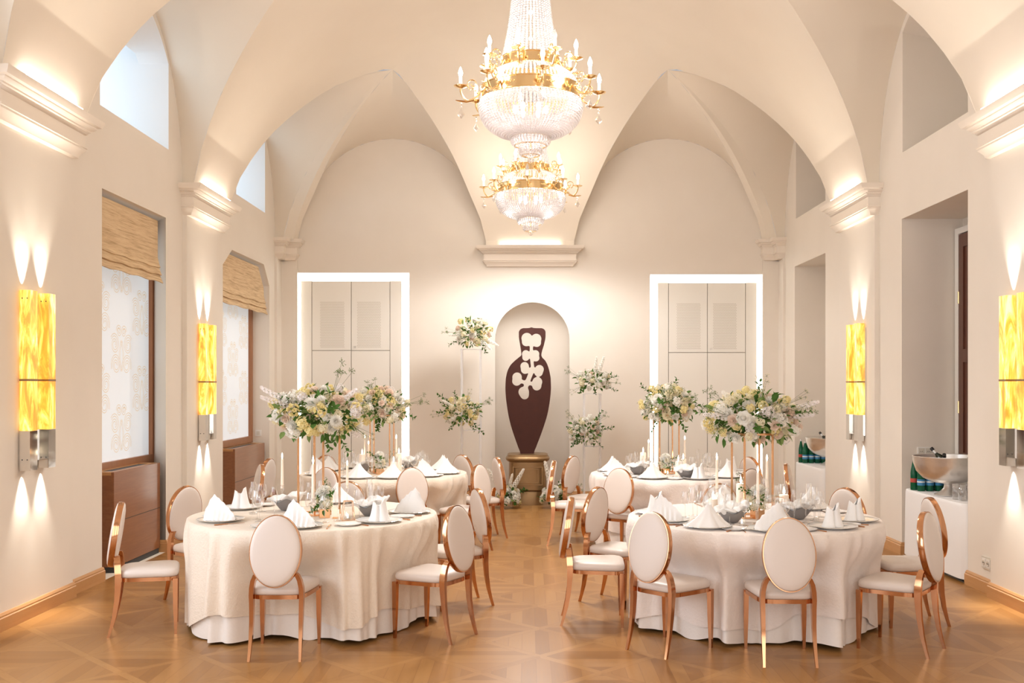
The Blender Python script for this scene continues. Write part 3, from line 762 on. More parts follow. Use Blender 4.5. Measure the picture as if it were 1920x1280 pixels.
# ------------------------------------------------------------------ chandeliers
def build_chandeliers():
    Z0 = 4.45
    def bead_net(rows, r, name, par, strands, h=None):
        m = MB()
        for k, (rad, z) in enumerate(rows):
            for i in range(strands):
                a = 2 * PI * (i + .0 * (k % 2)) / strands
                m.ball((rad * math.cos(a), rad * math.sin(a), z), r, 6, 4, h or r)
        o = m.obj(name, M['crystal'], par, smooth=False); o['kind'] = 'stuff'; return o
    def prof(pts, n):
        f = [spline([(i, p[c]) for i, p in enumerate(pts)]) for c in (0, 1)] if False else None
        out = []; L = [0]
        for a, b in zip(pts, pts[1:]): L.append(L[-1] + math.dist(a, b))
        for k in range(n):
            s = L[-1] * k / (n - 1); i = max(q for q in range(len(pts) - 1) if L[q] <= s + 1e-9); t = (s - L[i]) / (L[i + 1] - L[i])
            out.append((pts[i][0] + (pts[i + 1][0] - pts[i][0]) * t, pts[i][1] + (pts[i + 1][1] - pts[i][1]) * t))
        return out
    arm_m = {}
    def mesh(key, mb, mat, **k):
        o = mb.obj(key, M[mat], **k); me = o.data; bpy.data.objects.remove(o); arm_m[key] = me
    # shared meshes, all drawn for an arm that points along +X
    for tier, r0, z0, r1, dz in (('low', .45, -.09, .635, 0), ('up', .27, .17, .42, .245)):
        m = MB(); rm = (r0 + r1) / 2; zp = -.065 + dz
        p = [(r0, 0, z0), (r0 + .03, 0, z0 - .05), (rm - .02, 0, zp - .10), (rm + .03, 0, zp - .125), (r1 - .035, 0, zp - .105), (r1, 0, zp - .05), (r1, 0, zp)]
        q = []
        for a, b in zip(p, p[1:]):
            q += [tuple(a[c] + (b[c] - a[c]) * t / 3 for c in range(3)) for t in range(3)]
        q.append(p[-1])
        q = [q[0]] + [tuple((q[i - 1][c] + 2 * q[i][c] + q[i + 1][c]) / 4 for c in range(3)) for i in range(1, len(q) - 1)] + [q[-1]]
        m.tube(q, .0085, 8)
        sc = spiral(r0 + .075, zp + .03, .055, 1.2, -1.2, 1, 14); m.tube([(a, 0, b) for a, b in sc], .006, 6)
        m.tube([(rm - .03, 0, zp - .112), (rm + .04, 0, zp - .13), (r1 + .02, 0, zp - .125), (r1 + .045, 0, zp - .12)], [.012, .01, .007, .003], 6)
        for a in range(3): m.ball((r0 + .03 + .02 * a, 0, z0 - .02 + .02 * a), .013, 8, 5)
        mesh('arm_' + tier, m, 'polished_brass')
        m = MB(); m.lathe([(.004, -.012), (.02, -.010), (.045, .0), (.060, .006), (.062, .011), (.045, .008), (.016, .006), (.016, .016), (.004, .018)], 18, (r1, 0, zp)); mesh('pan_' + tier, m, 'polished_brass')
        m = MB(); m.lathe([(.0145, 0), (.0145, .075), (.004, .078)], 12, (r1, 0, zp + .012)); mesh('sleeve_' + tier, m, 'candle_sleeve')
        m = MB(); m.lathe([(.008, 0), (.014, .012), (.020, .032), (.018, .05), (.010, .072), (.004, .086), (.001, .092)], 12, (r1, 0, zp + .088)); mesh('bulb_' + tier, m, 'bulb_glow'); 
        m = MB(); m.lathe([(.008, 0), (.014, .012), (.020, .032), (.018, .05), (.010, .072), (.004, .086), (.001, .092)], 12, (r1, 0, zp + .088)); mesh('dead_' + tier, m, 'dead_bulb')
        m = MB(); rp = r1 - .005; zq = zp - .13
        m.octa((rp, 0, zq - .02), .012); m.octa((rp, 0, zq - .05), .009)
        m.add([(rp, 0, zq - .062)] + [(rp + .034 * math.cos(k * PI / 4), .020 * math.sin(k * PI / 4), zq - .118) for k in range(8)] + [(rp, 0, zq - .155)],
              [(0, 1 + k, 1 + (k + 1) % 8) for k in range(8)] + [(9, 1 + (k + 1) % 8, 1 + k) for k in range(8)])
        mesh('drop_' + tier, m, 'pendant', smooth=False)
    def child(name, key, par, rz=0):
        o = bpy.data.objects.new(name, arm_m[key]); COL.objects.link(o); o.parent = par; o.rotation_euler = (0, 0, rz); return o
    ROOT = None
    for (x, y, lab, dead, ph) in ((.024, 9.0, 'the larger-looking chandelier, nearer the camera, cut by the frame top', ('up', 1), -90 + 9), (.035, 13.4, 'the smaller-looking chandelier hanging beyond, above the vase sculpture', ('low', 0), -90 - 4)):
        t = thing('chandelier', 'brass and crystal basket chandelier, ' + lab, 'chandelier', (x, y, Z0), 0, None)
        if ROOT is None:
            ROOT = []
            def part(o): ROOT.append(o); return o
            # gilt hoops
            for nm, r, z, h in (('lower_hoop', .45, -.165, .115), ('upper_hoop', .27, .12, .095)):
                m = MB(); m.lathe([(r - .012, z), (r + .006, z), (r + .006, z + .008), (r, z + .012), (r, z + h - .012), (r + .006, z + h - .008), (r + .006, z + h), (r - .012, z + h), (r - .012, z)], 64)
                hp = part(m.obj(nm, M['polished_brass'], t))
                m = MB()
                for i in range(8):
                    a = 2 * PI * (i + .5) / 8
                    for q in (-3, -2, -1, 0, 1, 2, 3):
                        aa = a + q * .012 / r; m.ball(((r + .003) * math.cos(aa), (r + .003) * math.sin(aa), z + h / 2 + (.006 if q % 2 else 0)), .010 if q == 0 else .0065, 6, 4)
                part(m.obj('rosette_relief', M['polished_brass'], t))
            part(bead_net(prof([(.452, -.178), (.462, -.21), (.462, -.25), (.45, -.30), (.42, -.36), (.37, -.41), (.30, -.452), (.23, -.475), (.17, -.485)], 22), .0140, 'crystal_basket', t, 84, .0135))
            part(bead_net(prof([(.265, .112), (.32, .092), (.37, .055), (.41, .01), (.432, -.05)], 12), .0105, 'crystal_collar', t, 72))
            part(bead_net(prof([(.255, .22), (.235, .30), (.205, .45), (.18, .62), (.165, .78), (.15, 1.0), (.135, 1.3)], 50), .0125, 'crystal_column', t, 40, .0135))
            part(bead_net([(.165, -.50), (.172, -.515), (.172, -.53), (.165, -.545), (.15, -.56)], .0115, 'crystal_tier', t, 36, .013))
            part(bead_net([(.10, -.575), (.10, -.595), (.098, -.615), (.098, -.632), (.08, -.65)], .0105, 'crystal_tier', t, 26))
            for nm, r, z in (('ring', .17, -.492), ('ring', .14, -.565), ('ring', .075, -.655)):
                m = MB(); m.tube([(r * math.cos(a * PI / 20), r * math.sin(a * PI / 20), z) for a in range(41)], .006, 6, False); part(m.obj(nm, M['polished_brass'], t))
            m = MB(); m.ball((0, 0, -.692), .030, 10, 7); m.lathe([(.004, -.665), (.004, -.62)], 8); part(m.obj('finial_ball', M['pendant'], t, smooth=False))
            m = MB(); m.lathe([(.010, -.60), (.010, 1.9)], 10); m.lathe([(.16, 1.28), (.165, 1.30), (.16, 1.34), (.05, 1.40)], 30); m.lathe([(.02, 1.80), (.09, 1.86), (.10, 1.90)], 20); part(m.obj('stem', M['polished_brass'], t))
            for i in range(6):  # assumed bulbs, added out of sight to light the beads from inside
                a = i * PI / 3; m = MB(); m.ball((.14 * math.cos(a), .14 * math.sin(a), -.24), .022, 10, 6, .04); part(m.obj('assumed_inner_bulb', M['inner_glow'], t))
            for i in range(3):  # likewise assumed, added inside the bead column
                m = MB(); m.ball((0, 0, .40 + .24 * i), .014, 8, 5, .03); part(m.obj('assumed_inner_bulb', M['inner_glow'], t))
        else:
            for o in ROOT:
                c = o.copy(); COL.objects.link(c); c.parent = t
        for tier, off in (('low', ph), ('up', ph - 24)):
            for i in range(8):
                rz = math.radians(off + 45 * i)
                a = child(('lower_arm', 'upper_arm')[tier == 'up'], 'arm_' + tier, t, rz)
                child('drip_pan', 'pan_' + tier, a); child('candle_sleeve', 'sleeve_' + tier, a)
                child('candle_bulb', ('dead_' if (tier, i) == dead else 'bulb_') + tier, a); child('crystal_drop', 'drop_' + tier, a)
        for i in range(4):
            l = bpy.data.lights.new('chandelier_light', 'POINT'); l.energy = 8 if y < 10 else 3.5; l.color = (1, .96, .90); l.shadow_soft_size = .16
            o = bpy.data.objects.new('chandelier_light', l); COL.objects.link(o); a = PI / 4 + i * PI / 2
            o.location = (.70 * math.cos(a), .70 * math.sin(a), .08); o.parent = t
        l = bpy.data.lights.new('basket_fill_point', 'POINT'); l.energy = 4.5; l.color = (1, .97, .94); l.shadow_soft_size = .07  # added unseen point light that makes the bead basket glow
        o = bpy.data.objects.new('basket_fill_point', l); COL.objects.link(o); o.location = (0, 0, -.30); o.parent = t
    for x, y, e in ((.024, 9.0, 190), (.035, 13.4, 104)):      # unseen fill spots added below the chandeliers, no such lamps hang there
        l = bpy.data.lights.new('added_fill_spot', 'SPOT'); l.spot_size = math.radians(142 if y < 10 else 176); l.spot_blend = .8 if y < 10 else .35; l.shadow_soft_size = .28; l.energy = e; l.color = (1, .965, .92) if y < 10 else (1, .985, .97)
        o = bpy.data.objects.new('added_fill_spot', l); COL.objects.link(o); o.location = (x, y, 3.62)

# ------------------------------------------------------------------ chairs
def make_chair():
    t = thing('dining_chair', '', 'chair')
    # seat pad: rounded trapezoid, gently domed
    def outline(sc, n=40):
        p = []
        for k in range(n):
            a = 2 * PI * k / n; c, s = math.cos(a), math.sin(a); e = .36
            u = math.copysign(abs(c) ** e, c); v = math.copysign(abs(s) ** e, s)
            p.append((u * (.19 + .024 * v) * sc, v * .195 * sc + .02))
        return p
    lv = [(.96, .398), (1.0, .408), (1.005, .425), (.985, .440), (.93, .449), (.8, .456), (.55, .461), (.25, .463), (.02, .4635)]
    m = MB(); m.loft([[(x, y, z) for x, y in outline(s)] for s, z in lv], True, True, True); m.obj('seat', M['leather'], t, ang=60)
    m = MB(); m.loft([[(x, y, z) for x, y in outline(s)] for s, z in ((.86, .372), (.985, .372), (.985, .398), (.86, .398), (.86, .372))], True); m.obj('seat_frame', M['rose_gold'], t, ang=30)
    for sx in (-1, 1):
        m = MB(); m.bar([(sx * .187, .192, .385), (sx * .188, .193, .2), (sx * .189, .195, 0)], [.0165, .0145, .009], [.0165, .0145, .009]); m.obj('front_leg', M['rose_gold'], t, ang=30)
        P = [(.160, -.240, 0), (.158, -.222, .06), (.156, -.202, .14), (.155, -.186, .24), (.156, -.178, .34), (.158, -.176, .40), (.155, -.178, .45), (.146, -.182, .495), (.130, -.186, .53), (.112, -.190, .548)]
        m = MB(); m.bar([(sx * x, y, z) for x, y, z in P], [.008, .009, .011, .0125, .0135, .014, .014, .014, .014, .012], [.009, .010, .013, .016, .019, .021, .021, .020, .019, .018]); m.obj('rear_leg', M['rose_gold'], t, ang=35)
    # oval back
    R = Matrix.Translation((0, -.200, .680)) @ Matrix.Rotation(math.radians(-9) + PI / 2, 4, 'X')
    A, B, n = .163, .226, 56
    el = lambda a, b, w: [(a * math.cos(2 * PI * k / n), b * math.sin(2 * PI * k / n), w) for k in range(n)]
    m = MB(); m.loft([el(A - .005, B - .005, -.019), el(A, B, -.019), el(A + .003, B + .003, 0), el(A, B, .019), el(A - .005, B - .005, .019), el(A - .005, B - .005, -.019)], True)
    m.xform(R).obj('back_frame', M['rose_gold'], t, ang=35)
    m = MB()
    lv = [(.02, .037), (.3, .0365), (.6, .035), (.82, .032), (.94, .027), (.985, .021), (.987, .012), (.97, 0)]
    loops = [el((A - .003) * s, (B - .003) * s, w) for s, w in lv] + [el((A - .003) * s, (B - .003) * s, -w) for s, w in lv[-2::-1]]
    m.loft(loops, True, True, True); m.xform(R).obj('backrest', M['leather'], t, ang=60)
    return Maker(t)
TABLES = {1: (-1.58, 7.37), 2: (1.63, 7.21), 3: (-1.57, 10.85), 4: (1.58, 10.77)}
TN = {1: 'front window-side table', 2: 'front bowl-side table', 3: 'rear window-side table', 4: 'rear bowl-side table'}
SEATS = {  # chair angle, distance of the rear feet, setting angle, description
    1: [(270, 1.17, 274, 'nearest'), (-29, 1.31, -39, 'near aisle'), (24, 1.36, 4, 'far aisle'), (88, 1.19, 88, 'farthest'), (149, 1.46, 155, 'far wall'), (198, 1.40, 215, 'near wall')],
    2: [(268.5, 1.14, 267, 'nearest'), (224, 1.216, 232, 'near aisle'), (177, 1.386, 200, 'middle aisle'), (143, 1.406, 167, 'far aisle'), (91.6, 1.16, 97, 'farthest'), (39, 1.23, 40, 'far wall'), (2, 1.37, -20, 'middle wall'), (-40, 1.29, -55, 'near wall')],
    3: [(-114, 1.12, 256, 'nearest window-side'), (-67, 1.12, 285, 'nearest aisle-side'), (-29, 1.28, -43, 'near aisle'), (21, 1.37, -12, 'middle aisle'), (48, 1.25, 30, 'far aisle'), (135, 1.2, 122, 'far wall'), (168, 1.42, 160, 'middle wall'), (205, 1.38, 205, 'near wall')],
    4: [(235, 1.24, 243, 'near aisle'), (178, 1.37, 206, 'middle aisle'), (144, 1.38, 160, 'far aisle'), (33, 1.2, 20, 'far wall'), (-19.5, 1.25, -48, 'middle wall'), (-60, 1.26, 282, 'near wall')]}
def build_chairs():
    ch = make_chair()
    for k in (1, 2, 3, 4):
        cx, cy = TABLES[k]
        for a, r, sa, d in SEATS[k]:
            q = math.radians(a); rr = r - .24
            ch.put((cx + rr * math.cos(q), cy + rr * math.sin(q), 0), q + PI / 2, 'ivory oval-back rose gold chair at the %s place of the %s' % (d, TN[k]), 'chairs around the round tables')

# ------------------------------------------------------------------ tables and cloths
ZT = .768
def smooth(e0, e1, x):
    t = min(1, max(0, (x - e0) / (e1 - e0))); return t * t * (3 - 2 * t)
def build_tables():
    leg = None
    for k in (1, 2, 3, 4):
        cx, cy = TABLES[k]; rnd = random.Random(40 + k)
        t = thing('round_table', 'round banquet table hidden under cloths, the ' + TN[k], 'table', (cx, cy, 0), 0)
        MB().lathe([(.001, .735), (.885, .735), (.885, .757), (.001, .757)], 48).obj('tabletop', M['frame_wood'], t)
        for i in range(4):
            a = PI / 4 + i * PI / 2; MB().bar([(.5 * math.cos(a), .5 * math.sin(a), 0), (.5 * math.cos(a), .5 * math.sin(a), .735)], [.02, .02], [.02, .02]).obj('leg', M['black_plastic'], t)
        push = [(math.radians(a), r - .45) for a, r, _, _ in SEATS[k]]
        N = 432
        ph = [rnd.uniform(0, 6.28) for _ in range(8)]
        def fold(th):
            w = th + .10 * math.sin(3 * th + ph[0]) + .06 * math.sin(7 * th + ph[1])
            return .62 * math.sin(29 * w + ph[2]) + .30 * math.sin(43 * w + ph[3]) + .30 * math.sin(13 * th + ph[4]) - .12 * math.cos(58 * w + 2 * ph[2])
        def rad(th, z, off, amp):
            tt = (ZT - z) / ZT
            r = .905 + off + .035 * tt + amp * (tt ** .6) * fold(th)
            for a, rf in push:
                da = abs((th - a + PI) % (2 * PI) - PI) * .85
                w = (1 - smooth(.20, .42, da)) * (1 - smooth(.44, .70, z))
                lim = rf - .045 + off * .5 + .012 * fold(th) * tt
                if r > lim: r = r + (lim - r) * w
            return r
        def skirt(m, off, amp, hem, rows, top):
            loops = []
            if top:
                for q in (0.001, .3, .6, .82, .88): loops.append([(cx + q * math.cos(2 * PI * i / N), cy + q * math.sin(2 * PI * i / N), ZT) for i in range(N)])
                loops.append([(cx + .898 * math.cos(2 * PI * i / N), cy + .898 * math.sin(2 * PI * i / N), ZT - .004) for i in range(N)])
            else: loops.append([(cx + .87 * math.cos(2 * PI * i / N), cy + .87 * math.sin(2 * PI * i / N), ZT - .008) for i in range(N)])
            for j in range(1, rows + 1):
                lp = []
                for i in range(N):
                    th = 2 * PI * i / N; z = ZT - .012 - (ZT - .012 - hem(th)) * (j / rows) ** .9
                    r = rad(th, z, off, amp); lp.append((cx + r * math.cos(th), cy + r * math.sin(th), z))
                loops.append(lp)
            m.loft(loops, True)
        b0 = {1: .13, 2: .12, 3: .12, 4: .13}[k]
        over = lambda th: b0 + .055 * math.sin(2 * th + ph[5]) + .05 * math.sin(4 * th + ph[6]) + .022 * math.sin(9 * th + ph[7])
        under = lambda th: .022 + .014 * math.sin(8 * th + ph[6]) + .008 * math.sin(13 * th + ph[5])
        over2 = lambda th: max(over(th), under(th) + .02)
        m = MB(); skirt(m, 0, .052, over2, 26, True)
        o = m.obj('tablecloth', M['crinkle_cloth'] if k in (1, 3) else M['plain_cloth'], ang=0); tag(o, '%s floor-length tablecloth on the %s' % ({1: 'crinkled champagne', 2: 'smooth pale blush', 3: 'champagne', 4: 'pale blush'}[k], TN[k]), 'tablecloth', 'round tablecloths')
        m = MB(); skirt(m, -.03, .036, under, 16, False)
        o = m.obj('underlay_cloth', M['under_cloth'], ang=0); tag(o, 'paler underlay cloth peeping below the hem of the %s' % TN[k], 'tablecloth', 'underlay cloths')

# ------------------------------------------------------------------ place settings
def make_napkin(kind):
    m = MB()
    if kind == 0:       # pleated fan leaning to one side
        n = 14; F0, F1, B0, B1 = [], [], [], []
        for i in range(n + 1):
            u = i / n; x = -.115 + .23 * u; zz = (-1) ** i * .0055
            h = .165 * (1 - abs(u - .33) / (.33 if u < .33 else .67)) ** .75 + .012 + (.010 if i % 2 else 0)
            xt = x + (.33 - u) * -.02
            F0.append((x, -.045 + zz, 0)); F1.append((xt * .96 - .01, -.004 + zz * .5, h)); B0.append((x, .045 + zz, 0)); B1.append((xt * .96 - .01, .004 + zz * .5, h - .004))
        mid = lambda a, b, f, d: [(p[0] + (q[0] - p[0]) * f, p[1] + (q[1] - p[1]) * f + d, p[2] + (q[2] - p[2]) * f) for p, q in zip(a, b)]
        m.loft([F0, mid(F0, F1, .35, .014), mid(F0, F1, .7, .012), F1, B1, mid(B0, B1, .6, -.012), B0], closed=False)
    elif kind == 1:     # bishop's hat: rolled cone with two tips and a front slit
        n = 36; loops = []
        for q in range(9):
            f = q / 8; lp = []
            for i in range(n):
                a = 2 * PI * i / n; top = .128 + .020 * math.cos(2 * a) + .012 * math.cos(a); r = (.060 - .020 * f + .014 * (1 - f) ** 3) * (1 + .06 * math.cos(2 * a) + .04 * math.cos(7 * a) * (1 - f)); sl = max(0, 1 - abs(((a - 1.5 * PI + PI) % (2 * PI)) - PI) / .22)
                lp.append((r * math.cos(a), r * .72 * math.sin(a) + .018 * sl, top * f))
            loops.append(lp)
        loops.append([(x * .55, y * .4, z - .012) for x, y, z in loops[-1]])
        m.loft(loops, True)
    else:               # tent with sweeping skirts
        n = 40; loops = []
        for q in range(11):
            f = q / 10; lp = []
            for i in range(n):
                a = 2 * PI * i / n; pl = 1 + .10 * math.cos(9 * a) * (1 - f) + .06 * math.cos(5 * a + 1)
                rx = (.125 * (1 - f) ** 1.55 + .026 * (1 - f * .55)) * pl; ry = (.07 * (1 - f) ** 1.4 + .022 * (1 - f * .6)) * pl
                lp.append((rx * math.cos(a) + .012 * f, ry * math.sin(a), .150 * f + .012 * math.sin(2 * a + .6) * f))
            loops.append(lp)
        m.loft(loops, True, False, True)
    o = m.obj(('fan_napkin', 'bishop_napkin', 'tent_napkin')[kind], M['napkin_linen'], ang=55); o['category'] = 'napkin'
    return Maker(o)
def make_glass(name, bowl, stem_h, foot, label):
    """bowl: (radius, height above the stem) outline"""
    t = thing(name, label, 'glass')
    MB().lathe([(r, stem_h + z) for r, z in bowl], 22).obj('bowl', M['clear_glass'], t, ang=0)
    MB().lathe([(.0035, .012), (.0032, stem_h * .5), (.004, stem_h), (.006, stem_h + .004)], 10).obj('stem', M['clear_glass'], t, ang=0)
    MB().lathe([(.001, .0), (foot, 0), (foot, .002), (foot * .5, .005), (.0035, .012)], 22).obj('foot', M['clear_glass'], t, ang=0)
    return Maker(t)
def build_settings():
    naps = [make_napkin(i) for i in range(3)]
    m = MB(); m.lathe([(.001, .004), (.085, .004), (.092, .0), (.10, .004), (.158, .016), (.162, .019), (.158, .021), (.11, .010), (.095, .008), (.001, .008)], 44)
    t = thing('dinner_plate', '', 'plate'); m.obj('plate_body', M['porcelain'], t)
    m = MB(); m.lathe([(.154, .0207), (.162, .0197), (.1635, .0187), (.160, .0165), (.154, .0149)], 44); m.obj('rim', M['chrome'], t)
    plate = Maker(t)
    m = MB(); m.lathe([(.001, .003), (.05, .003), (.056, 0), (.062, .003), (.088, .012), (.089, .014), (.062, .008), (.001, .006)], 32)
    t = thing('bread_plate', '', 'plate'); m.obj('plate_body', M['porcelain'], t); bread = Maker(t)
    gl = [make_glass('wine_goblet', [(.006, .003), (.022, .010), (.036, .030), (.040, .055), (.037, .085), (.032, .115)], .092, .035, ''),
          make_glass('white_wine_glass', [(.006, .003), (.020, .012), (.031, .032), (.033, .055), (.030, .080), (.027, .098)], .088, .033, ''),
          make_glass('champagne_flute', [(.005, .003), (.012, .018), (.021, .055), (.023, .090), (.021, .125), (.0185, .150)], .088, .031, '')]
    gname = ['large wine goblet', 'smaller white wine glass', 'tall champagne flute']
    # cutlery
    def fork():
        t = thing('fork', '', 'cutlery'); m = MB(); m.tube([(0, -.095, .004), (0, -.02, .006), (0, .035, .005)], [.0042, .0022, .0024], 6); m.obj('handle', M['rose_gold'], t)
        m = MB(); m.box(-.011, .011, .035, .055, .004, .0065)
        for x in (-.0095, -.0032, .0032, .0095): m.box(x - .0015, x + .0015, .055, .095, .0045, .0065)
        m.obj('tines', M['rose_gold'], t, smooth=False); return Maker(t)
    def knife():
        t = thing('table_knife', '', 'cutlery'); m = MB(); m.tube([(0, -.105, .005), (0, -.01, .006)], [.0048, .0036], 6); m.obj('handle', M['rose_gold'], t)
        m = MB(); m.loft([[(-.003, -.01, .004), (.003, -.01, .004), (.003, -.01, .007), (-.003, -.01, .007)], [(-.010, .05, .004), (.004, .05, .004), (.004, .05, .006), (-.010, .05, .006)], [(-.002, .105, .004), (.004, .105, .004), (.004, .105, .0055), (-.002, .105, .0055)]], True, True, True)
        m.obj('blade', M['rose_gold'], t, smooth=False); return Maker(t)
    fk, kn = fork(), knife()
    NK = {1: [1, 1, 0, 2, 0, 0], 2: [1, 2, 0, 1, 2, 2, 1, 1], 3: [2, 2, 0, 2, 2, 2, 2, 0], 4: [2, 0, 2, 1, 2, 1]}
    NK[1] = [0, 1, 0, 2, 1, 0]; NK[2] = [0, 2, 0, 1, 2, 2, 1, 1]
    for k in (1, 2, 3, 4):
        cx, cy = TABLES[k]; rnd = random.Random(7 + k)
        for i, (a, r, sa, d) in enumerate(SEATS[k]):
            q = math.radians(sa); c, s = math.cos(q), math.sin(q); rot = q + PI / 2
            pt = lambda rr, lat: (cx + rr * c - lat * s, cy + rr * s + lat * c)   # lat > 0 : to the diner's right
            who = 'the %s place, %s' % (d, TN[k])
            R0 = .70
            plate.put((*pt(R0, 0), ZT + .001), rot, 'silver-rimmed white dinner plate at ' + who, 'dinner plates')
            nk = NK[k][i]
            fl = {1: {2: PI}.get(i, 0), 2: {}.get(i, 0)}.get(k, 0)
            yaw = 0 if nk == 0 else rnd.uniform(-.4, .4)
            fa = (rot if c * 0 + s < 0 else rot + PI) + yaw
            naps[nk].put((*pt(R0, 0), ZT + .010), (PI if (k, i) in ((1, 2), (2, 0)) else 0) + rnd.uniform(-.3, .3), 'folded white linen napkin standing on the plate at ' + who, 'folded napkins')
            bread.put((*pt(.66, -.245), ZT + .001), rot, 'small white side plate at ' + who, 'side plates')
            for g, (rr, lat) in enumerate(((.44, .05), (.47, .15), (.39, .20))):
                gl[g].put((*pt(rr + rnd.uniform(-.015, .015), lat + rnd.uniform(-.015, .015)), ZT + .001), 0, 'clear %s at %s' % (gname[g], who), 'table glasses')
            if k in (1, 2):
                fk.put((*pt(.70, -.185), ZT), rot, 'rose gold fork lying beside the plate at ' + who, 'cutlery')
                kn.put((*pt(.70, .195), ZT), rot, 'rose gold knife lying beside the plate at ' + who, 'cutlery')
    # butter curls on two side plates of the front window-side table
    for i in (0, 5):
        a, r, sa, d = SEATS[1][i]; cx, cy = TABLES[1]; q = math.radians(sa); c, s = math.cos(q), math.sin(q)
        m = MB(); m.loft([[(.03 * f * math.cos(2 * PI * j / 14) * (1 + .15 * math.cos(3 * 2 * PI * j / 14)), .02 * f * math.sin(2 * PI * j / 14), z) for j in range(14)] for f, z in ((.8, 0), (1, .006), (.9, .014), (.5, .02), (.02, .018))], True, True, True)
        o = m.obj('butter_curl', M['butter'], loc=(cx + .66 * c + .245 * s, cy + .66 * s - .245 * c, ZT + .0075)); tag(o, 'pale butter curl on the side plate at the %s place, %s' % (d, TN[1]), 'butter', 'butter curls')

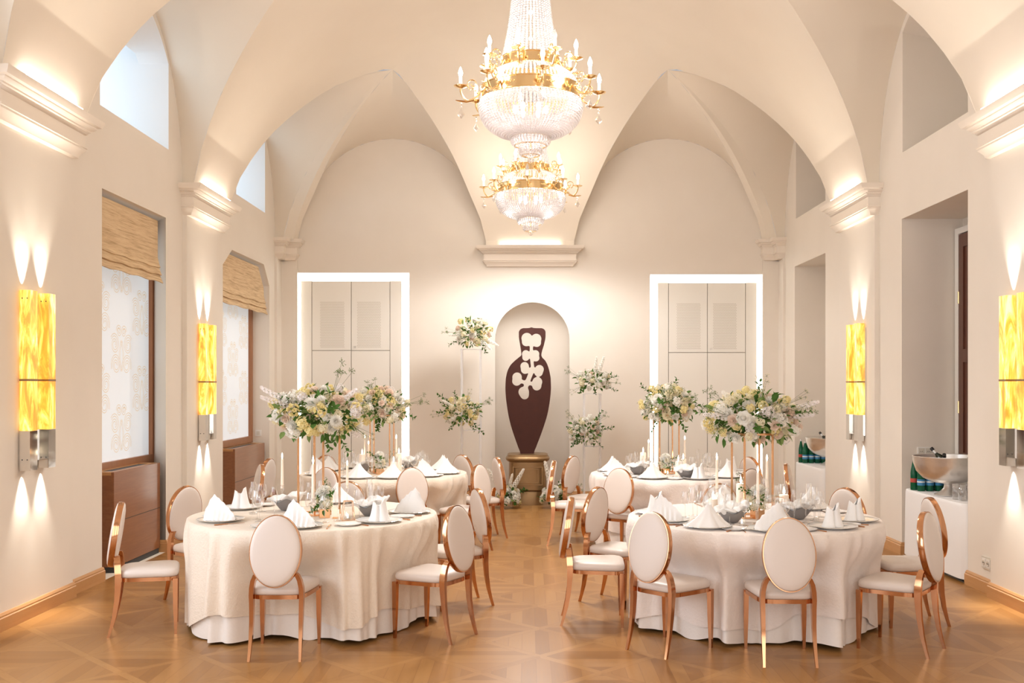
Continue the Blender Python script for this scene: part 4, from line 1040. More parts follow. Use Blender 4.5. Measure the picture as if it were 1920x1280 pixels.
def build_centrepieces():
    # stoneware bread bowls with a napkin thrown over
    def bowl():
        m = MB()
        def sq(r, z, lift, n=32):
            lp = []
            for i in range(n):
                a = 2 * PI * i / n; e = abs(math.cos(2 * a)); lp.append((r * math.cos(a) * (1 - .10 * (1 - e)), r * math.sin(a) * (1 - .10 * (1 - e)), z + lift * e ** 2))
            return lp
        m.loft([sq(.03, 0, 0), sq(.045, .004, 0), sq(.075, .035, .006), (sq(.105, .065, .03)), sq(.098, .066, .03), sq(.066, .034, .006), sq(.03, .012, 0)], True, True, True)
        o = m.obj('bread_bowl', M['grey_stoneware']); o['category'] = 'bowl'; return Maker(o)
    def cloth():
        m = MB(); n = 40; loops = []
        for q, (r, z) in enumerate(((.075, .058), (.10, .092), (.125, .112), (.135, .108), (.10, .112), (.06, .10), (.01, .092))):
            loops.append([(r * math.cos(2 * PI * i / n) * (1 + .12 * math.cos(2 * 2 * PI * i / n)), r * math.sin(2 * PI * i / n) * .85, z + (.016 * math.sin(5 * 2 * PI * i / n + q) if 0 < q < 6 else 0) + (.02 * math.cos(2 * PI * i / n) if 1 < q < 5 else 0)) for i in range(n)])
        m.loft(loops, True, False, True); o = m.obj('bread_cloth', M['napkin_linen'], ang=0); o['category'] = 'napkin'; return Maker(o)
    bw, cl = bowl(), cloth()
    for u, v, k, rz, w in ((694, 967, 1, .5, 'aisle half'), (538, 957, 1, .2, 'wall half'), (1372, 979, 2, .7, 'aisle half'), (1496, 973, 2, .1, 'wall half'), (681, 884, 3, .4, 'window half'), (766, 878, 3, .9, 'aisle half'), (1196, 889, 4, .2, 'aisle half'), (1286, 896, 4, .78, 'middle')):
        x, y, z = at(u, v, ZT)
        bw.put((x, y, ZT + .001), rz, 'grey square stoneware bread bowl on the %s of the %s' % (w, TN[k]), 'bread bowls')
        cl.put((x, y, ZT + .001), rz, 'white cloth heaped in the bread bowl on the %s of the %s' % (w, TN[k]), 'bread cloths')
    # tapers on glass candlesticks, pillar candles, tealights
    tp = thing('taper_candle', '', 'candle')
    MB().lathe([(.0115, 0), (.0105, .12), (.0085, .235), (.002, .242)], 12).obj('wax', M['wax'], tp)
    MB().lathe([(.001, .237), (.0045, .245), (.007, .258), (.0055, .272), (.002, .284), (.0005, .29)], 10).obj('flame', M['flame'], tp)
    TPM = Maker(tp)
    st = thing('glass_candlestick', '', 'candlestick')
    MB().lathe([(.001, 0), (.038, 0), (.038, .003), (.010, .012), (.004, .03), (.004, .10), (.009, .115), (.0155, .13), (.016, .165), (.0135, .166), (.013, .138)], 18).obj('stem', M['clear_glass'], st, ang=0)
    STM = Maker(st)
    T = [(529, 7.85, 1.166, 1, 'on the wall half'), (587, 6.92, 1.205, 1, 'in front of the gold flower stand'), (651, 7.85, 1.11, 1, 'on the aisle half'),
         (1344, 7.6, 1.18, 2, 'on the aisle half'), (1421, 6.85, 1.145, 2, 'in front of the gold flower stand'), (1438, 7.65, 1.167, 2, 'on the wall half'),
         (684, 11.0, 1.16, 3, 'taller, on the window half'), (691, 10.8, 1.10, 3, 'shorter, on the window half'), (743, 10.9, 1.16, 3, 'on the aisle half'),
         (1216, 10.9, 1.11, 4, 'on the aisle half'), (1284, 10.9, 1.148, 4, 'on the wall half')]
    for u, d, zf, k, w in T:
        x = (u - VPX) * d / F; sc = max(.6, (zf - ZT - .135) / .27)
        STM.put((x, d, ZT + .001), 0, 'clear glass candlestick %s of the %s' % (w, TN[k]), 'glass candlesticks')
        o = TPM.put((x, d, ZT + .139), 0, 'lit ivory taper candle %s of the %s' % (w, TN[k]), 'taper candles'); o.scale = (1, 1, sc)
    pl = thing('pillar_candle', '', 'candle')
    MB().lathe([(.001, 0), (.034, 0), (.034, .985), (.030, 1.0), (.012, .985), (.001, .98)], 22).obj('wax', M['wax'], pl)
    PLM = Maker(pl)
    fl = MB(); fl.lathe([(.001, -.004), (.005, .006), (.0085, .022), (.006, .040), (.002, .055), (.0005, .062)], 10); fm = fl.obj('flame', M['flame']); fme = fm.data; bpy.data.objects.remove(fm)
    for u, d, zt, k, w, lit in ((616, 7.5, .90, 1, 'lit ivory pillar candle behind the low posy', 1), (550, 7.95, .845, 1, 'unlit ivory pillar candle on the wall half', 0), (1389, 7.45, .985, 2, 'tall lit ivory pillar candle beside the stand', 1), (1337, 7.3, .886, 2, 'short lit ivory pillar candle on the aisle half', 1), (1470, 7.3, .918, 2, 'lit ivory pillar candle on the wall half', 1),
                                (679, 10.95, .96, 3, 'lit ivory pillar candle on the window half', 1), (738, 10.5, .91, 3, 'lit ivory pillar candle in front of the stand', 1), (748, 11.25, .95, 3, 'lit ivory pillar candle behind the stand', 1), (1206, 10.95, .98, 4, 'lit ivory pillar candle on the aisle half', 1), (1272, 10.5, .92, 4, 'lit ivory pillar candle, left of a close pair', 1), (1281, 10.72, .925, 4, 'lit ivory pillar candle, right of a close pair', 1)):
        x = (u - VPX) * d / F
        o = PLM.put((x, d, ZT + .001), 0, '%s of the %s' % (w, TN[k]), 'pillar candles')
        o.scale = (1, 1, zt - ZT)
        if lit:
            f = bpy.data.objects.new('flame', fme); COL.objects.link(f); f.parent = o; f.location = (0, 0, .985); f.scale = (1, 1, 1 / (zt - ZT))
    # gold-edged glass lanterns with a tealight inside, and loose tealights
    def lantern(x, y, rz, lab):
        t = thing('glass_lantern', lab, 'lantern', (x, y, ZT + .001), rz, 'gold-edged lanterns')
        b = [(.045 * sx, .035 * sy, .003) for sx, sy in ((-1, -1), (1, -1), (1, 1), (-1, 1))]; c = [(p[0] * .62 + .004, p[1] * .7, .135) for p in b]
        m = MB()
        for i in range(4):
            j = (i + 1) % 4; m.tube([b[i], b[j]], .0022, 5); m.tube([c[i], c[j]], .0022, 5); m.tube([b[i], c[i]], .0022, 5)
        m.obj('frame', M['copper_tube'], t)
        g = MB(); g.add(b + c, [(i, (i + 1) % 4, 4 + (i + 1) % 4, 4 + i) for i in range(4)]); g.obj('panes', M['clear_glass'], t, smooth=False)
    def tealight(x, y, z, lab):
        t = thing('tealight', lab, 'candle', (x, y, z), 0, 'tealights')
        MB().lathe([(.001, 0), (.019, 0), (.019, .016), (.017, .016), (.017, .013), (.001, .013)], 16).obj('cup', M['chrome'], t)
        MB().lathe([(.001, .012), (.0045, .018), (.006, .027), (.003, .038), (.0005, .044)], 8).obj('flame', M['flame'], t)
    for u, v, k, rz, w in ((652, 975, 1, .35, 'on the aisle half'), (1460, 966, 2, -.2, 'on the wall half')):
        x, y, z = at(u, v, ZT)
        lantern(x, y, rz, 'small gold-edged glass lantern %s of the %s' % (w, TN[k])); tealight(x, y, ZT + .004, 'burning tealight inside the gold-edged lantern on the ' + TN[k])
    for u, v, k, w in ((1391, 985, 2, 'in front of the stand'), (1392, 960, 2, 'beside the tall pillar candle'), (707, 886, 3, 'in front of the stand'), (1224, 884, 4, 'under the stand'), (1252, 890, 4, 'in front of the posy')):
        x, y, z = at(u, v, ZT); tealight(x, y, ZT + .001, 'burning tealight %s of the %s' % (w, TN[k]))
    x, y, z = at(629, 972, ZT)
    t = thing('place_card', 'small ivory place card in a gold holder by the gold flower stand', 'card', (x, y, ZT + .001), .1)
    MB().box(-.02, .02, -.01, .01, 0, .012).obj('holder', M['copper_tube'], t); MB().box(-.028, .028, -.001, .001, .008, .065).obj('card', M['wax'], t)
# ------------------------------------------------------------------ flowers
FM = {}
def flower_meshes():
    def keep(key, m, mats, ang=0):
        o = m.obj(key, mats, ang=ang); FM[key] = o.data; bpy.data.objects.remove(o)
    def petal(m, base_r, tilt, length, width, az, z0, cup=.3, nl=3):
        """one curved petal: rows along its length, 3 across"""
        rows = []
        for k in range(nl + 1):
            f = k / nl; w = width * math.sin(PI * (.18 + .72 * f)) ; a = tilt + cup * f
            rr = base_r + length * f * math.cos(a); z = z0 + length * f * math.sin(a)
            rows.append([(rr, -w, z + .25 * w), (rr, 0, z), (rr, w, z + .25 * w)])
        R = Matrix.Rotation(az, 4, 'Z')
        m.loft([[tuple(R @ Vector(p)) for p in r] for r in rows], closed=False)
    for key, mat in (('rose_blush', 'petal_blush'), ('rose_white', 'petal_white'), ('rose_cream', 'petal_cream')):
        m = MB()
        for ring, (n, br, tl, ln, wd, cp) in enumerate(((3, .004, 1.5, .030, .011, .1), (5, .008, 1.35, .032, .015, .05), (6, .012, 1.1, .036, .019, -.1), (7, .014, .75, .040, .022, -.25), (7, .014, .35, .042, .024, -.35))):
            for i in range(n): petal(m, br, tl, ln, wd, 2 * PI * i / n + ring * .7, -.006 * ring, cp)
        m.ball((0, 0, .008), .016, 8, 5)
        keep(key, m, [M[mat]])
    for key, mat in (('dahlia_white', 'petal_white'), ('dahlia_blush', 'petal_blush')):
        m = MB()
        for ring, (n, tl, ln, wd) in enumerate(((8, 1.25, .026, .006), (11, .95, .036, .007), (13, .65, .046, .008), (15, .35, .052, .009), (15, .05, .054, .0095), (13, -.25, .05, .0095))):
            for i in range(n): petal(m, .004, tl, ln, wd, 2 * PI * (i + ring * .37) / n, .006 - .004 * ring, .35, 3)
        m.cur = 1; m.ball((0, 0, .018), .007, 8, 5); m.cur = 0
        keep(key, m, [M[mat], M['flower_eye']])
    def florets(m, pts, r, eye=True, rnd=None):
        for p, nrm in pts:
            q = Vector(nrm).to_track_quat('Z', 'Y').to_matrix().to_4x4(); T = Matrix.Translation(p) @ q @ Matrix.Rotation(rnd.uniform(0, 6), 4, 'Z')
            m.cur = 0
            for i in range(5):
                a = i * 2 * PI / 5; c, s = math.cos(a), math.sin(a)
                m.add([tuple(T @ Vector(v)) for v in ((0, 0, 0), (r * .62 * c - r * .42 * s, r * .62 * s + r * .42 * c, r * .22), (r * c, r * s, r * .30), (r * .62 * c + r * .42 * s, r * .62 * s - r * .42 * c, r * .22))], [(0, 3, 2, 1)])
            if eye:
                m.cur = 1; m.octa(tuple(T @ Vector((0, 0, r * .10))), r * .16); m.cur = 0
    for key, mat, n, R, r in (('hydrangea_white', 'petal_white', 46, .038, .016), ('hydrangea_lilac', 'petal_lilac', 46, .038, .015), ('stock_yellow', 'petal_yellow', 26, .036, .0185), ('stock_cream', 'petal_cream', 26, .036, .0185)):
        m = MB(); rnd = random.Random(len(key)); pts = []
        for i in range(n):
            z = 1 - 1.7 * (i + .5) / n; a = i * 2.39996; s = math.sqrt(max(0, 1 - z * z)); d = Vector((s * math.cos(a), s * math.sin(a), z)); pts.append((d * R * rnd.uniform(.6, 1.35) + Vector((0, 0, .01)), d))
        florets(m, pts, r, True, rnd); keep(key, m, [M[mat], M['flower_eye']])
    m = MB(); rnd = random.Random(5)
    for i in range(9):
        z = 1 - 1.5 * (i + .5) / 9; a = i * 2.39996; s = math.sqrt(max(0, 1 - z * z)); d = Vector((s * math.cos(a), s * math.sin(a), z)) * .034
        for ring, (n, tl, ln, wd) in enumerate(((3, 1.4, .014, .006), (5, 1.0, .016, .008), (5, .5, .018, .009))):
            k = len(m.v)
            for j in range(n): petal(m, .002, tl, ln, wd, 2 * PI * j / n + ring, 0, -.1, 2)
            m.xform(Matrix.Translation(d) @ d.to_track_quat('Z', 'Y').to_matrix().to_4x4(), k)
    keep('spray_rose_yellow', m, [M['petal_yellow']])
    for key, mat, L in (('delphinium_lilac', 'petal_lilac', .24), ('delphinium_white', 'petal_white', .20)):
        m = MB(); rnd = random.Random(9); pts = []
        n = 58
        for i in range(n):
            f = i / n; a = i * 2.39996; r = .018 * (1 - f) ** .6 + .003; d = Vector((math.cos(a), math.sin(a), .35)); pts.append((Vector((r * math.cos(a), r * math.sin(a), .02 + L * f)), d))
        florets(m, pts, .0115, False, rnd); m.cur = 1; m.tube([(0, 0, -.08), (0, 0, L)], [.003, .0015], 5); keep(key, m, [M[mat], M['stem_green']])
    def leaf(m, T, L, W):
        v = [(0, 0, 0), (L * .3, W * .8, .10 * L), (L * .65, W * .75, .08 * L), (L, 0, -.08 * L), (L * .65, -W * .75, .08 * L), (L * .3, -W * .8, .10 * L), (L * .35, 0, .02 * L), (L * .68, 0, .0)]
        m.add([tuple(T @ Vector(p)) for p in v], [(0, 6, 1), (1, 6, 7, 2), (2, 7, 3), (0, 5, 6), (5, 4, 7, 6), (4, 3, 7)])
    FM['_leaf'] = leaf
    # airy sprig: forked thread stems with pin-head flowers
    for q in range(2):
        m = MB(); rnd = random.Random(60 + q)
        for b in range(5):
            end = Vector((rnd.uniform(-.05, .05), rnd.uniform(-.05, .05), rnd.uniform(.15, .26)))
            m.cur = 0; m.tube([(0, 0, 0), end * .5 + Vector((rnd.uniform(-.01, .01), 0, 0)), end], .0009, 4)
            for k in range(14):
                d = Vector((rnd.gauss(0, 1), rnd.gauss(0, 1), rnd.gauss(.4, .6))).normalized() * rnd.uniform(.015, .03); m.cur = 0
                m.tube([end, end + d], .0006, 3, False); m.cur = 1; m.octa(tuple(end + d), .0034)
        keep('sprig%d' % q, m, [M['stem_green'], M['petal_cream'] if q else M['leaf_light']])
    # leafy twig
    m = MB(); rnd = random.Random(3); m.tube([(0, 0, 0), (.01, 0, .1), (0, .01, .2)], .0018, 4)
    for k in range(12):
        z = .03 + .015 * k; T = Matrix.Translation((.008 * math.sin(k), 0, z)) @ Matrix.Rotation(k * 2.4, 4, 'Z') @ Matrix.Rotation(-.6, 4, 'Y'); leaf(m, T, .045, .014)
    keep('leafy_twig', m, [M['leaf_green']])
KIND = {'rose_blush': 'rose', 'rose_white': 'rose', 'rose_cream': 'rose', 'dahlia_white': 'dahlia', 'dahlia_blush': 'dahlia', 'hydrangea_white': 'hydrangea', 'hydrangea_lilac': 'hydrangea', 'stock_yellow': 'stock_flower', 'stock_cream': 'stock_flower', 'spray_rose_yellow': 'spray_rose', 'delphinium_lilac': 'delphinium', 'delphinium_white': 'delphinium', 'sprig0': 'airy_sprig', 'sprig1': 'airy_sprig', 'leafy_twig': 'leafy_twig'}
def bouquet(name, label, group, c, rad, seed, n=44, leaves=170, mix=None, sprigs=6, spikes=(), twigs=6, zmin=-.75, big=1., flat=False):
    rnd = random.Random(seed); c = Vector(c); rx, ry, rz = rad
    t = thing(name, label, 'flowers', c, 0, group)
    mix = mix or [('rose_blush', 4), ('rose_white', 6), ('rose_cream', 5), ('dahlia_white', 4), ('dahlia_blush', 2), ('hydrangea_white', 8), ('hydrangea_lilac', 5), ('stock_yellow', 7), ('stock_cream', 6), ('spray_rose_yellow', 7)]
    bag = [k for k, w in mix for _ in range(w)]
    def put(key, p, d, s):
        o = bpy.data.objects.new(KIND[key], FM[key]); COL.objects.link(o); o.parent = t
        o.location = p; q = Vector(d).to_track_quat('Z', 'Y'); o.rotation_mode = 'QUATERNION'
        from mathutils import Quaternion
        o.rotation_quaternion = q @ Quaternion((0, 0, 1), rnd.uniform(0, 6.28)); o.scale = (s, s, s)
    m = MB()
    for k in range(leaves):
        z = rnd.uniform(zmin - .15, 1); a = rnd.uniform(0, 6.283); s = math.sqrt(max(0, 1 - min(1, z * z))); d = Vector((s * math.cos(a), s * math.sin(a), z))
        f = rnd.uniform(.25, .98); p = Vector((d.x * rx * f, d.y * ry * f, d.z * rz * f))
        if flat and c.z + p.z < .02: p.z = .02 - c.z
        dd = (d + Vector((rnd.uniform(-.7, .7), rnd.uniform(-.7, .7), rnd.uniform(-.6, .5)))).normalized()
        T = Matrix.Translation(p) @ dd.to_track_quat('X', 'Z').to_matrix().to_4x4() @ Matrix.Rotation(rnd.uniform(-1, 1), 4, 'X')
        m.cur = 1 if rnd.random() < .28 else 0; L = rnd.uniform(.04, .085) * big
        if flat and (T @ Vector((L, 0, 0))).z + c.z < .01: continue
        FM['_leaf'](m, T, L, L * rnd.uniform(.22, .36))
    o = m.obj('foliage', [M['leaf_green'], M['leaf_light']], t, ang=0); o['kind'] = 'stuff'
    for k in range(n):
        z = 1 - (1 - zmin) * (k + .5) / n; a = k * 2.39996 + rnd.uniform(-.35, .35); s = math.sqrt(max(0, 1 - z * z)); d = Vector((s * math.cos(a), s * math.sin(a), z))
        key = rnd.choice(bag); f = rnd.uniform(.74, 1.06)
        p = Vector((d.x * rx * f, d.y * ry * f, d.z * rz * f))
        if flat: p.z = max(p.z, .06 - c.z)
        dn = Vector((d.x / rx, d.y / ry, d.z / rz)).normalized(); dn = (dn + d).normalized()
        put(key, p, dn, rnd.uniform(.68, 1.08) * big)
    for k in range(sprigs):
        a = rnd.uniform(0, 6.283); z = rnd.uniform(-.5, .95); s = math.sqrt(1 - z * z); d = Vector((s * math.cos(a), s * math.sin(a), z))
        if flat and d.z < 0: d.z = -d.z
        put('sprig%d' % (k % 2), (d.x * rx * .8, d.y * ry * .8, d.z * rz * .8), d, rnd.uniform(.8, 1.15) * big)
    for k in range(twigs):
        a = rnd.uniform(0, 6.283); z = rnd.uniform(-.9, .9); s = math.sqrt(1 - z * z); d = Vector((s * math.cos(a), s * math.sin(a), z))
        if flat and d.z < .1: d.z = .3
        put('leafy_twig', (d.x * rx * .75, d.y * ry * .75, d.z * rz * .75), d, rnd.uniform(.8, 1.1) * big)
    for key, d, f, s in spikes:
        d = Vector(d).normalized(); put(key, (d.x * rx * f, d.y * ry * f, d.z * rz * f), d, s)
    return t
def build_flowers():
    flower_meshes()
    # tall gold stands on the tables, each carrying a cloud of flowers
    proto = None
    TOPZ = {1: 1.385, 2: 1.375, 3: 1.40, 4: 1.40}
    UC = {1: 598, 2: 1410, 3: 716, 4: 1249}
    for k in (1, 2, 3, 4):
        cx, cy = TABLES[k]; x = (UC[k] - VPX) * cy / F; y = cy; h = TOPZ[k] - ZT
        t = thing('flower_stand', 'tall four-legged copper flower stand in the middle of the ' + TN[k], 'stand', (x, y, ZT), {1: .78, 2: .22, 3: .35, 4: .185}[k], 'copper flower stands')
        w = .108; c4 = [(-w, -w), (w, -w), (w, w), (-w, w)]
        for a, b in c4: MB().box(a - .006, a + .006, b - .006, b + .006, .004, h - .004).obj('post', M['copper_tube'], t)
        for nm, z in (('base_frame', .002), ('top_frame', h - .014)):
            m = MB(); m.box(-w - .007, w + .007, -w - .007, -w + .007, z, z + .012); m.box(-w - .007, w + .007, w - .007, w + .007, z, z + .012); m.box(-w - .007, -w + .007, -w + .007, w - .007, z, z + .012); m.box(w - .007, w + .007, -w + .007, w - .007, z, z + .012)
            m.obj(nm, M['copper_tube'], t)
        MB().box(-w, w, -w, w, h - .003, h).obj('top_plate', M['copper_tube'], t)
    def up(k, dx, dz): return ((UC[k] + dx - VPX) * TABLES[k][1] / F, TABLES[k][1], dz)
    bouquet('tall_bouquet', 'large cream and white bouquet on the tall stand of the front window-side table', 'tall bouquets', up(1, 0, 1.50), (.345, .29, .20), 11, 96, 360, spikes=[('delphinium_lilac', (-1, -.35, .62), .55, 1.15), ('delphinium_lilac', (-.9, -.6, .40), .55, 1.1), ('delphinium_lilac', (1, -.5, .75), .45, 1.0), ('delphinium_white', (-1, -.7, -.1), .55, .9)])
    bouquet('tall_bouquet', 'large cream and white bouquet on the tall stand of the front bowl-side table', 'tall bouquets', up(2, 2, 1.475), (.33, .28, .20), 23, 94, 400, mix=[('rose_blush', 2), ('rose_white', 4), ('rose_cream', 6), ('dahlia_white', 3), ('dahlia_blush', 5), ('hydrangea_white', 7), ('hydrangea_lilac', 6), ('stock_yellow', 6), ('stock_cream', 9), ('spray_rose_yellow', 4)], sprigs=8, spikes=[('delphinium_lilac', (-1, -.6, .12), .5, 1.15), ('delphinium_white', (-.8, -.5, .75), .4, 1.1), ('delphinium_lilac', (1, -.3, .35), .6, 1.1), ('delphinium_lilac', (.9, -.5, .1), .55, 1.0)])
    bouquet('tall_bouquet', 'bouquet with blush roses on the tall stand of the rear window-side table', 'tall bouquets', up(3, -4, 1.485), (.30, .27, .20), 35, 84, 300, big=1.0)
    bouquet('tall_bouquet', 'bouquet with yellow roses on the tall stand of the rear bowl-side table', 'tall bouquets', up(4, 4, 1.50), (.29, .27, .21), 47, 80, 340, mix=[('rose_blush', 3), ('rose_white', 8), ('rose_cream', 8), ('dahlia_white', 4), ('hydrangea_white', 7), ('stock_yellow', 5), ('stock_cream', 4), ('spray_rose_yellow', 3)])
    # low posies in small gold cubes
    for k, u, v, zc, lab, sd in ((1, 608, 970, .885, 'low posy with a white dahlia beside the stand, ', 3), (2, 1420, 972, .90, 'low leafy posy with white blooms beside the stand, ', 4), (3, 712, 889, .90, 'low posy beside the stand, ', 5), (4, 1247, 889, .88, 'low airy posy beside the stand, ', 6)):
        x, y, z = at(u, v, ZT)
        t = thing('cube_vase', 'small gold cube vase holding the low posy, ' + TN[k], 'vase', (x, y, ZT + .001), .3, 'gold cube vases')
        m = MB(); m.box(-.037, .037, -.037, .037, 0, .062); m.obj('cube', M['copper_tube'], t, ang=30)
        bouquet('low_posy', lab + TN[k], 'low posies', (x, y, zc), (.055, .055, .085), 70 + sd, 9, 60, mix=[('rose_cream', 3), ('stock_cream', 3), ('rose_white', 2)], sprigs=2, twigs=4, big=.62, spikes=[('dahlia_white', (.1, -.5, 1), 1.0, .95), ('rose_white', (-.5, -.4, .9), 1.1, .8)])
    # clear acrylic towers at either side of the niche
    def tower(u0, u1, d, h, mid, lab):
        xa, xb = (u0 - VPX) * d / F, (u1 - VPX) * d / F; x = (xa + xb) / 2; w = (xb - xa) / 2
        t = thing('acrylic_stand', lab, 'stand', (x, d, 0))
        for a in (-w, w):
            for b in (-.10, .10): MB().box(a - .012, a + .012, b - .012, b + .012, 0, h).obj('post', M['acrylic'], t, smooth=False)
        for z in (.006, mid, h - .008): MB().box(-w + .016, w - .016, -.085, .085, z, z + .008).obj('shelf', M['acrylic'], t, smooth=False)
        return x
    xl = tower(866, 901, 14.3, 2.24, 1.07, 'taller clear acrylic flower tower on the window side of the niche')
    xr = tower(1095, 1125, 14.3, 1.60, .84, 'shorter clear acrylic flower tower on the bowl side of the niche')
    D = 14.3
    def pp(u, v, dy=0): p = atd(u, v, D + dy); return p
    wm = [('rose_white', 8), ('rose_blush', 3), ('rose_cream', 4), ('hydrangea_white', 7), ('stock_cream', 5), ('dahlia_white', 3)]
    ym = [('rose_cream', 6), ('stock_yellow', 9), ('stock_cream', 6), ('spray_rose_yellow', 5), ('hydrangea_white', 4), ('rose_white', 3)]
    bouquet('tower_bouquet', 'topmost bouquet on the taller acrylic tower', 'acrylic tower bouquets', pp(888, 625), (.26, .20, .21), 81, 34, 150, mix=ym + wm, sprigs=4, zmin=-.8, spikes=[('delphinium_white', (1, -.5, -.55), .7, 1.2), ('delphinium_white', (.8, -.6, -.8), .7, 1.1), ('delphinium_white', (-1, -.4, -.1), .6, 1.0)])
    bouquet('tower_bouquet', 'yellowish lower bouquet on the taller acrylic tower', 'acrylic tower bouquets', pp(868, 772, -.15), (.27, .19, .22), 92, 34, 150, mix=ym, sprigs=4, zmin=-.8, spikes=[('leafy_twig', (-1, -.4, .8), .7, 1.3), ('leafy_twig', (.8, -.4, -.9), .7, 1.3), ('delphinium_white', (-.9, -.6, .6), .6, 1.0)])
    bouquet('tower_bouquet', 'topmost bouquet on the shorter acrylic tower', 'acrylic tower bouquets', pp(1112, 716), (.25, .19, .15), 103, 28, 110, mix=wm, sprigs=4, zmin=-.6, spikes=[('delphinium_white', (.1, -.2, 1), .8, 1.15), ('delphinium_white', (.35, -.2, 1), .8, 1.3)])
    bouquet('tower_bouquet', 'white lower bouquet on the shorter acrylic tower', 'acrylic tower bouquets', pp(1099, 808, -.15), (.24, .19, .21), 114, 32, 160, mix=wm, sprigs=4, zmin=-.8, twigs=9)
    # floor arrangements before the pedestal
    for x, lab, sd, sp in ((-.30, 'floor arrangement with white plumes at the window side of the bronze pedestal', 125, [('delphinium_white', (.55, -.2, 1), .9, 1.5), ('delphinium_white', (-.6, 0, 1), .9, 1.5), ('delphinium_white', (.2, -.3, .9), .8, 1.1)]), (.37, 'floor arrangement with white plumes at the bowl side of the bronze pedestal', 136, [('delphinium_white', (-.25, 0, 1), .9, 1.7), ('delphinium_white', (.45, 0, 1), .9, 1.7), ('delphinium_white', (.75, -.2, .8), .8, 1.2)])):
        bouquet('floor_bouquet', lab, 'floor arrangements', (x, 13.95, .14), (.20, .16, .17), sd, 30, 130, mix=[('rose_white', 8), ('dahlia_white', 4), ('hydrangea_white', 5), ('stock_yellow', 4), ('rose_cream', 3)], sprigs=2, twigs=3, zmin=-.4, spikes=sp, flat=True)
    bouquet('floor_bouquet', 'small floor arrangement half hidden at the foot of the shorter acrylic tower', 'floor arrangements', (1.02, 14.0, .12), (.20, .14, .15), 147, 16, 80, mix=wm, sprigs=1, twigs=3, zmin=-.3, flat=True)

